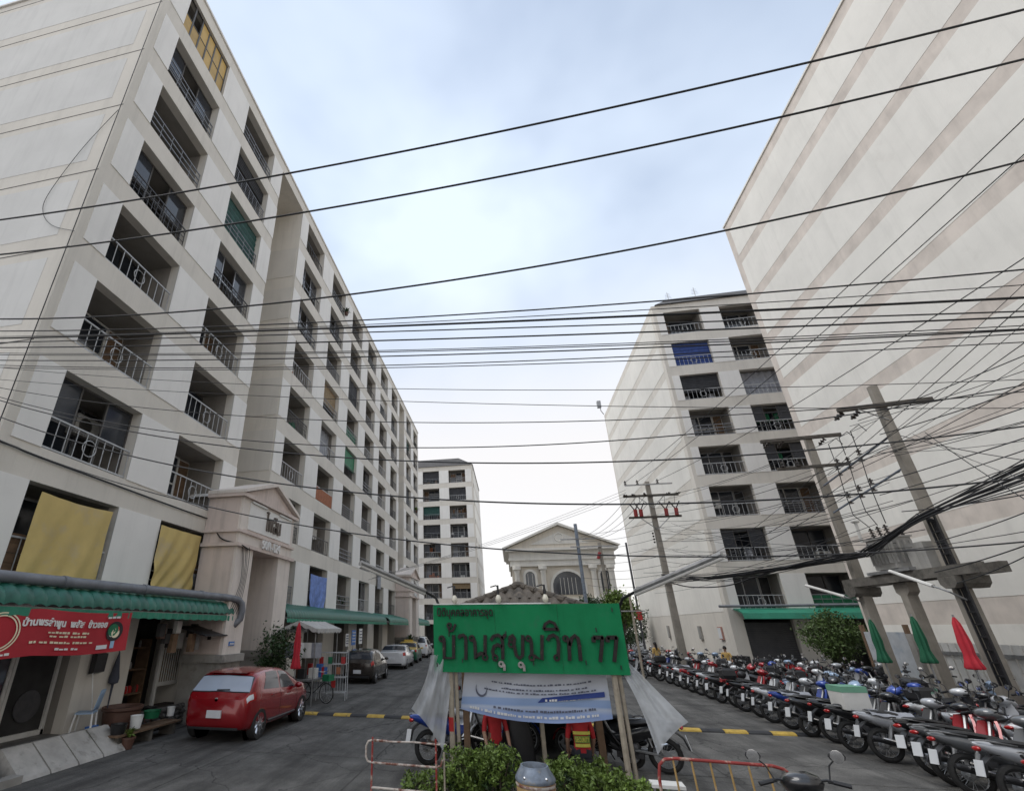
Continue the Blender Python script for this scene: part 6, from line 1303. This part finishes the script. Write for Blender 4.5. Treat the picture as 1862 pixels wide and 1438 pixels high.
for y in (-.5, .1, .7): q.tube([(-.14, y, 7.9), (-.2, y - .1, 8.5), (-.1, y - .4, 8.6), (-.1, y - .6, 8.3)], .013, 5); q.tube([(-.14, y, 7.6), (-.2, y, 6.8), (-.2, y, 6.4), (-.3, y - .15, 5.95), (-.12, y * .6 - .1, 5.48)], .013, 5)
q.obj('jumper_lead', m_cable, tr_)
for lab, a, b in (('tube lamp fixed under the transformer trestle beam, nearer', P(1618, 1038, X=11.2), P(1727, 1076, X=11.2)), ('tube lamp on the second pole below the trestle', P(1465, 1064, X=10.8), P(1562, 1092, X=11.5))):
    t = thing('street_lamp', lab, 'street lamp', b, 0, 'tube lamps on the right-hand poles'); d_ = a - b; q = MB(); q.tube([d_, d_ * .25], .05, 8); q.obj('tube_cover', m_offw, t, True); q = MB(); q.tube([d_ * .25, (0, 0, 0), (.3, 0, -.2)], .025, 6); q.obj('arm', m_steel, t, True)
mpole = thing('utility_pole', 'middle concrete pole with red cut-out fuses in front of the blank side wall', 'pole', (8.75, 30, 0))
q = MB(); q.loft([[(x * w_, y * w_, z) for x, y in ((-1, -1), (1, -1), (1, 1), (-1, 1))] for z, w_ in ((-.05, .18), (10.75, .11))]); q.obj('shaft', m_pole, mpole)
arm(mpole, 10.55, 2.7, m_steel, -.16, th=.035); arm(mpole, 9.85, 3.1, m_arm, -.18, th=.06); arm(mpole, 8.55, 2.9, m_arm, -.18, th=.055)
q = MB()
for s in (-1.3, -.6, .55): insul(q, (s, -.16, 10.6), (0, 0, 1), 2, .08, .13)
for s in (-1.35, -.9, -.3, .9, 1.45): insul(q, (s, -.2, 9.9), (s, -.5, .2), 2, .07, .12)
q.obj('insulator', m_ins, mpole, True)
q = MB()
for s in (-1.05, -.75, .65, 1.2):
    q.tube([(s, -.25, 8.6), (s, -.3, 9.0)], .11, 8); 
q.obj('fuse_holder', m_redins, mpole, True)
q = MB()
for s in (-1.05, -.75, .65, 1.2): q.tube([(s, -.25, 8.95), (s - .3, -.35, 9.4)], .035, 5); q.tube([(s, -.25, 8.95), (s + .25, -.35, 9.4)], .035, 5); q.tube([(s, -.3, 9.3), (s + .1, -.2, 9.8)], .012, 4)
q.obj('fuse_arm', m_ins, mpole)
q = MB()
for s in (-1, 1): q.tube([(0, -.2, 9.1), (s * .75, -.2, 9.82)], .025, 5); q.tube([(0, -.2, 7.8), (s * .8, -.2, 8.5)], .025, 5)
q.obj('brace', m_steel, mpole)
q = MB()
for k in range(4): q.ball((-.28, -.1, 7.6 - .17 * k), .06, 6, 4)
q.obj('spool', m_ins, mpole)
vp = thing('utility_pole', 'grey pole in front of the villa pediment', 'pole', (5.45, 39, 0)); MB().tube([(0, 0, 0), (0, 0, 10.1)], .13, 8).obj('shaft', m_galv, vp, True); arm(vp, 8.9, 2.6, m_steel, -.12, th=.04); arm(vp, 8.3, 1.2, m_steel, -.12, th=.05)
vp2 = thing('utility_pole', 'shorter pole with a red insulator right of the villa arch window', 'pole', (7.4, 41, 0)); MB().tube([(0, 0, 0), (0, 0, 8.9)], .14, 8).obj('shaft', m_pole, vp2, True); arm(vp2, 8.6, 2.2, m_steel, -.12, th=.05); q = MB(); q.tube([(-.3, -.2, 7.6), (-.1, -.2, 8.1)], .12, 8); q.obj('fuse_holder', m_redins, vp2)
tp_ = thing('utility_pole', 'thin service pole with red box at the corner of the side wall', 'pole', (10.6, 46, 0)); MB().tube([(0, 0, 0), (0, 0, 9.6)], .09, 8).obj('shaft', m_raild, tp_, True); MB().box(-.3, .2, -.2, .1, 3.1, 3.9).obj('red_box', m_red, tp_)
sp2 = thing('utility_pole', 'thin pale service post beside the right end of the name board', 'pole', (6.15, 28, 0)); MB().tube([(0, 0, 0), (0, 0, 4.2)], .06, 8).obj('shaft', m_bamboo, sp2, True); arm(sp2, 3.3, 1.2, m_steel, -.08, th=.03)

def cable(lab, pts, r_, group=None, sag=0, n=20, m=m_cable):
    """pts: 3D anchors; between the first and last the cable follows the anchors with extra sag"""
    pts = [Vector(p) for p in pts]
    if len(pts) == 2:
        a, b = pts; pl = [a.lerp(b, i / n) - Vector((0, 0, sag * 4 * (i / n) * (1 - i / n))) for i in range(n + 1)]
    else:
        pl = []
        for i in range(len(pts) - 1):
            p0, p1, p2_, p3 = pts[max(i - 1, 0)], pts[i], pts[i + 1], pts[min(i + 2, len(pts) - 1)]
            for k in range(8):
                t = k / 8; pl.append(.5 * ((2 * p1) + (p2_ - p0) * t + (2 * p0 - 5 * p1 + 4 * p2_ - p3) * t * t + (3 * p1 - p0 - 3 * p2_ + p3) * t ** 3))
        pl.append(pts[-1])
    base = pl[0].copy(); q = MB(); q.tube([p - base for p in pl], r_, 5); o = q.obj('overhead_cable', m, None, True, 80, loc=base); tag(o, lab, 'cable', group); return o
WY = 5.3
def across(lab, a, mid, b, r_, group=None, dy=0.0):
    pa, pm, pb = P(*a, Y=WY + dy), P(*mid, Y=WY + dy), P(*b, Y=WY + dy)
    def ext(p, q_): return p + (p - q_) * .55
    # parabola through the three points, carried on past the frame on both sides
    xs_ = np.array([pa.x, pm.x, pb.x]); c_ = np.polyfit(xs_, [pa.z, pm.z, pb.z], 2)
    X = np.linspace(pa.x - 2.0, pb.x + 3.5, 26); cable(lab, [(x, WY + dy, float(np.polyval(c_, x))) for x in X], r_, group)
G1 = 'thick cables crossing the sky'; G2 = 'bundle of cables crossing at mid height'; G3 = 'thin wires crossing the street'
across('topmost thick cable crossing the sky', (0, 400), (931, 235), (1862, 18), .017, G1)
across('second thick cable from the top crossing the sky', (0, 463), (931, 317), (1862, 108), .016, G1)
across('third thick cable sloping up to the right below the two top cables', (0, 580), (931, 492), (1862, 292), .014, G1)
for i, (a, m_, b, r_) in enumerate(((602, 566, 490, .010), (612, 577, 518, .006), (615, 584, 541, .016), (623, 596, 566, .009), (632, 612, 576, .011), (642, 631, 592, .006), (645, 634, 598, .007), (655, 641, 600, .009), (664, 657, 606, .007), (668, 663, 622, .006))):
    across(ORD[i] + ' from the top of the close parallel cables spanning the street at mid height', (0, a), (931, m_), (1862, b), r_, G2, dy=.12 * (i % 3))
for (a, m_, b, r_, lab) in (((0, 668), (931, 709), (1862, 690), .0045, 'highest thin wire below the mid height cable bundle'), ((0, 690), (931, 735), (1862, 742), .0045, 'second thin wire below the mid height cable bundle'), ((0, 705), (931, 768), (1862, 712), .006, 'sagging thin wire rising to the right crossarm'), ((0, 722), (931, 811), (1862, 700), .007, 'deeply sagging wire rising towards the upper right pole'),
                            ((0, 728), (931, 842), (1862, 775), .009, 'dark wire sagging below the far block roof height'), ((0, 758), (931, 914), (1862, 868), .010, 'dark wire crossing just below the far block top floors'), ((0, 800), (931, 1000), (1862, 985), .008, 'lowest wire crossing in front of the villa eaves')):
    across(lab, a, m_, b, r_, G3, dy=.3)
q = [P(x, y, Y=6.72) for x, y in ((299, 0), (222, 195), (145, 400), (105, 490), (70, 580), (30, 690), (0, 760))]
cable('thin black cable running down the corner of the left block', [(-9.86, 6.76, 24)] + [Vector((-9.93, 6.76, p.z)) for p in q] + [(-9.93, 6.76, 3.6)], .012)
cable('loose looping wire hanging on the end wall of the left block', [P(x, y, Y=6.76) for x, y in ((215, 200), (150, 270), (90, 350), (78, 385), (95, 410), (135, 420))], .008)
cable('clipped cable along the first floor band of the left block', [(-9.85, y, z) for y, z in ((4.0, 5.9), (6.9, 5.95), (7.6, 5.92), (10, 5.90), (12.5, 5.88), (14.0, 5.88))] + [(-9.7, 14.05, 5.75), (-9.2, 13.86, 5.2), (-8.54, 13.95, 5.0), (-8.52, 14.6, 4.9)], .022)
for i, zz in enumerate((4.9, 4.7, 4.85, 4.6, 4.75)):
    x = -8.55 + .015 * i; cable(ORD[i] + ' from the left of the cable strands hanging on the near portico pier', [(x, 14.0 + .12 * i, 4.98), (x, 14.15 + .1 * i, zz), (x + .02, 14.3 + .05 * i, 4.0), (x, 14.1 + .08 * i, 3.3), (x - .1, 14.0 + .1 * i, 2.9)], .008, 'cable strands on the near portico')
# cables along the street from the middle pole towards the camera side
G4 = 'cables running along the right side of the street'
for i, (s, e, r_) in enumerate((((-1.3, 10.75), (1862, 175), .012), ((-.6, 10.75), (1862, 240), .012), ((.55, 10.75), (1862, 430), .012))):
    b = P(*e, X=10.6); a = Vector((8.75 + s[0], 29.84, s[1])); cable(('highest', 'middle', 'lowest')[i] + ' of three lines from the middle pole climbing to the upper right', [a, a.lerp(b, 1.35)], r_, G4, .5)
G5 = 'fan of wires from the right-hand poles'
fan = (((1560, 765), (1862, 640)), ((1545, 775), (1862, 668)), ((1600, 790), (1862, 700)), ((1520, 850), (1862, 735)), ((1620, 830), (1862, 762)), ((1500, 905), (1862, 790)), ((1600, 900), (1862, 812)), ((1530, 950), (1862, 835)), ((1640, 930), (1862, 893)), ((1700, 985), (1862, 925)), ((1560, 1010), (1862, 960)), ((1700, 1040), (1862, 985)), ((1740, 1060), (1862, 1005)))
for i, (a, b) in enumerate(fan):
    A = P(*a, X=11.4 - .03 * i); B = P(*b, X=11.0); cable(ORD[i] + ' from the top of the wires fanning from the right-hand poles to the edge', [A, A.lerp(B, 1.5)], (.012, .009, .014)[i % 3], G5, .08)
G6 = 'service wires between the right-hand poles and the middle pole'
for i in range(11):
    a = Vector((8.75 + random.uniform(-.2, .2), 29.8, 6.0 + .38 * i)); b = Vector((11.5, 19.4 - (3.7 if i % 2 else 0), 4.6 + .42 * i)); cable(ORD[i] + ' lowest of the slack service wires between middle pole and right-hand poles', [a, b], random.choice((.008, .010, .012)), G6, .25 + .05 * (i % 4))
for i, (z0, z1, z2, r_) in enumerate(((5.6, 5.15, 6.1, .028), (5.35, 4.95, 5.9, .034), (5.2, 4.8, 5.55, .024))):
    e = P(1862, (846, 862, 872)[i], X=11.0)
    cable(('upper', 'middle', 'lower')[i] + ' heavy black cable bundle sweeping past the transformer to the lower centre', [(8.5, 30, 5.0 - .08 * i), (9.6, 25, 4.72 - .06 * i), (11.30 + .05 * i, 19.3, 4.72 - .04 * i), (11.10 + .04 * i, 17.4, 4.78 - .05 * i), (11.36, 15.6, 5.35 - .06 * i), e, e + (e - Vector((11.38, 15.6, 5.35 - .06 * i))) * .6], r_, 'heavy cable bundles', n=10)
cable('looped slack of black cable below the heavy bundles near the block', [(8.7, 29.9, 4.9), (9.2, 28, 4.45), (9.9, 25.5, 4.3), (10.3, 23, 4.5), (10.9, 20.5, 4.75), (11.4, 19.3, 4.8)], .03, 'heavy cable bundles')
for i in range(8):
    a = Vector((8.6, 30, 8.3 - .5 * i)); b = Vector((5.5 + .3 * (i % 3), 39, 9.3 - .55 * i)); cable(ORD[i] + ' from the top of the wires from the middle pole to the villa poles', [a, b], .012, 'wires towards the villa', .2)
for i in range(4):
    cable(ORD[i] + ' from the left of the lines drooping in front of the villa pediment', [Vector((7.5 + .5 * i, 29.8, 9.9)), Vector((4.6 + .6 * i, 39, 8.9))], .012, 'lines above the villa', .7)
for i in range(3): cable(ORD[i] + ' lowest of the faint lines from the left block to the middle pole', [Vector((7.4, 29.8, 9.9 + .18 * i)), Vector((-9.8, 33 + i, 5.6 + .2 * i))], .009, 'faint lines to the left block', .3)
for i in range(7): cable(ORD[i] + ' from the top of the fine wires fixed to the blank side wall', [Vector((8.75, 30, 7.6 - .45 * i)), Vector((12.1, 33.5 + i, 8.6 - .5 * i))], .009, 'fine wires at the side wall', .12)

for i in range(9):
    o_ = [random.uniform(-.10, .10) for _ in range(8)]; e = P(1862, 835 + 7 * i, X=11.0)
    cable(ORD[i] + ' of the thin strands tangled round the heavy cable bundles', [(8.5, 30, 5.2 + o_[0]), (9.6 + o_[1], 25, 4.62 + o_[2] * 2), (11.3 + o_[3] * .6, 19.3, 4.75 + o_[4]), (11.1 + o_[5] * .6, 17.4, 4.72 + o_[6] * 1.6), (11.36, 15.6, 5.35 + o_[7]), e, e + (e - Vector((11.36, 15.6, 5.35 + o_[7]))) * .6], .013, 'strands round the heavy bundles')

for i in range(14):
    a = P(random.uniform(1480, 1660), random.uniform(860, 1000), X=11.5); b = P(random.uniform(1150, 1240), random.uniform(930, 1080), Y=29.7)
    cable(ORD[i] + ' of the slack dark strands from the right-hand poles to the middle pole foot', [a, b], random.choice((.007, .009, .012)), 'slack strands to the middle pole', random.uniform(.2, .7))

for i in range(12):
    a = P(1440 + 22 * i, 900 - 12 * i + 9 * (i % 3), X=11.5); b = P(1862, 505 + 36 * i, X=10.7)
    cable(ORD[i] + ' from the top of the steep thin wires climbing past the gable wall', [a, a.lerp(b, 1.4)], (.007, .010)[i % 2], 'steep wires before the gable wall', .12)
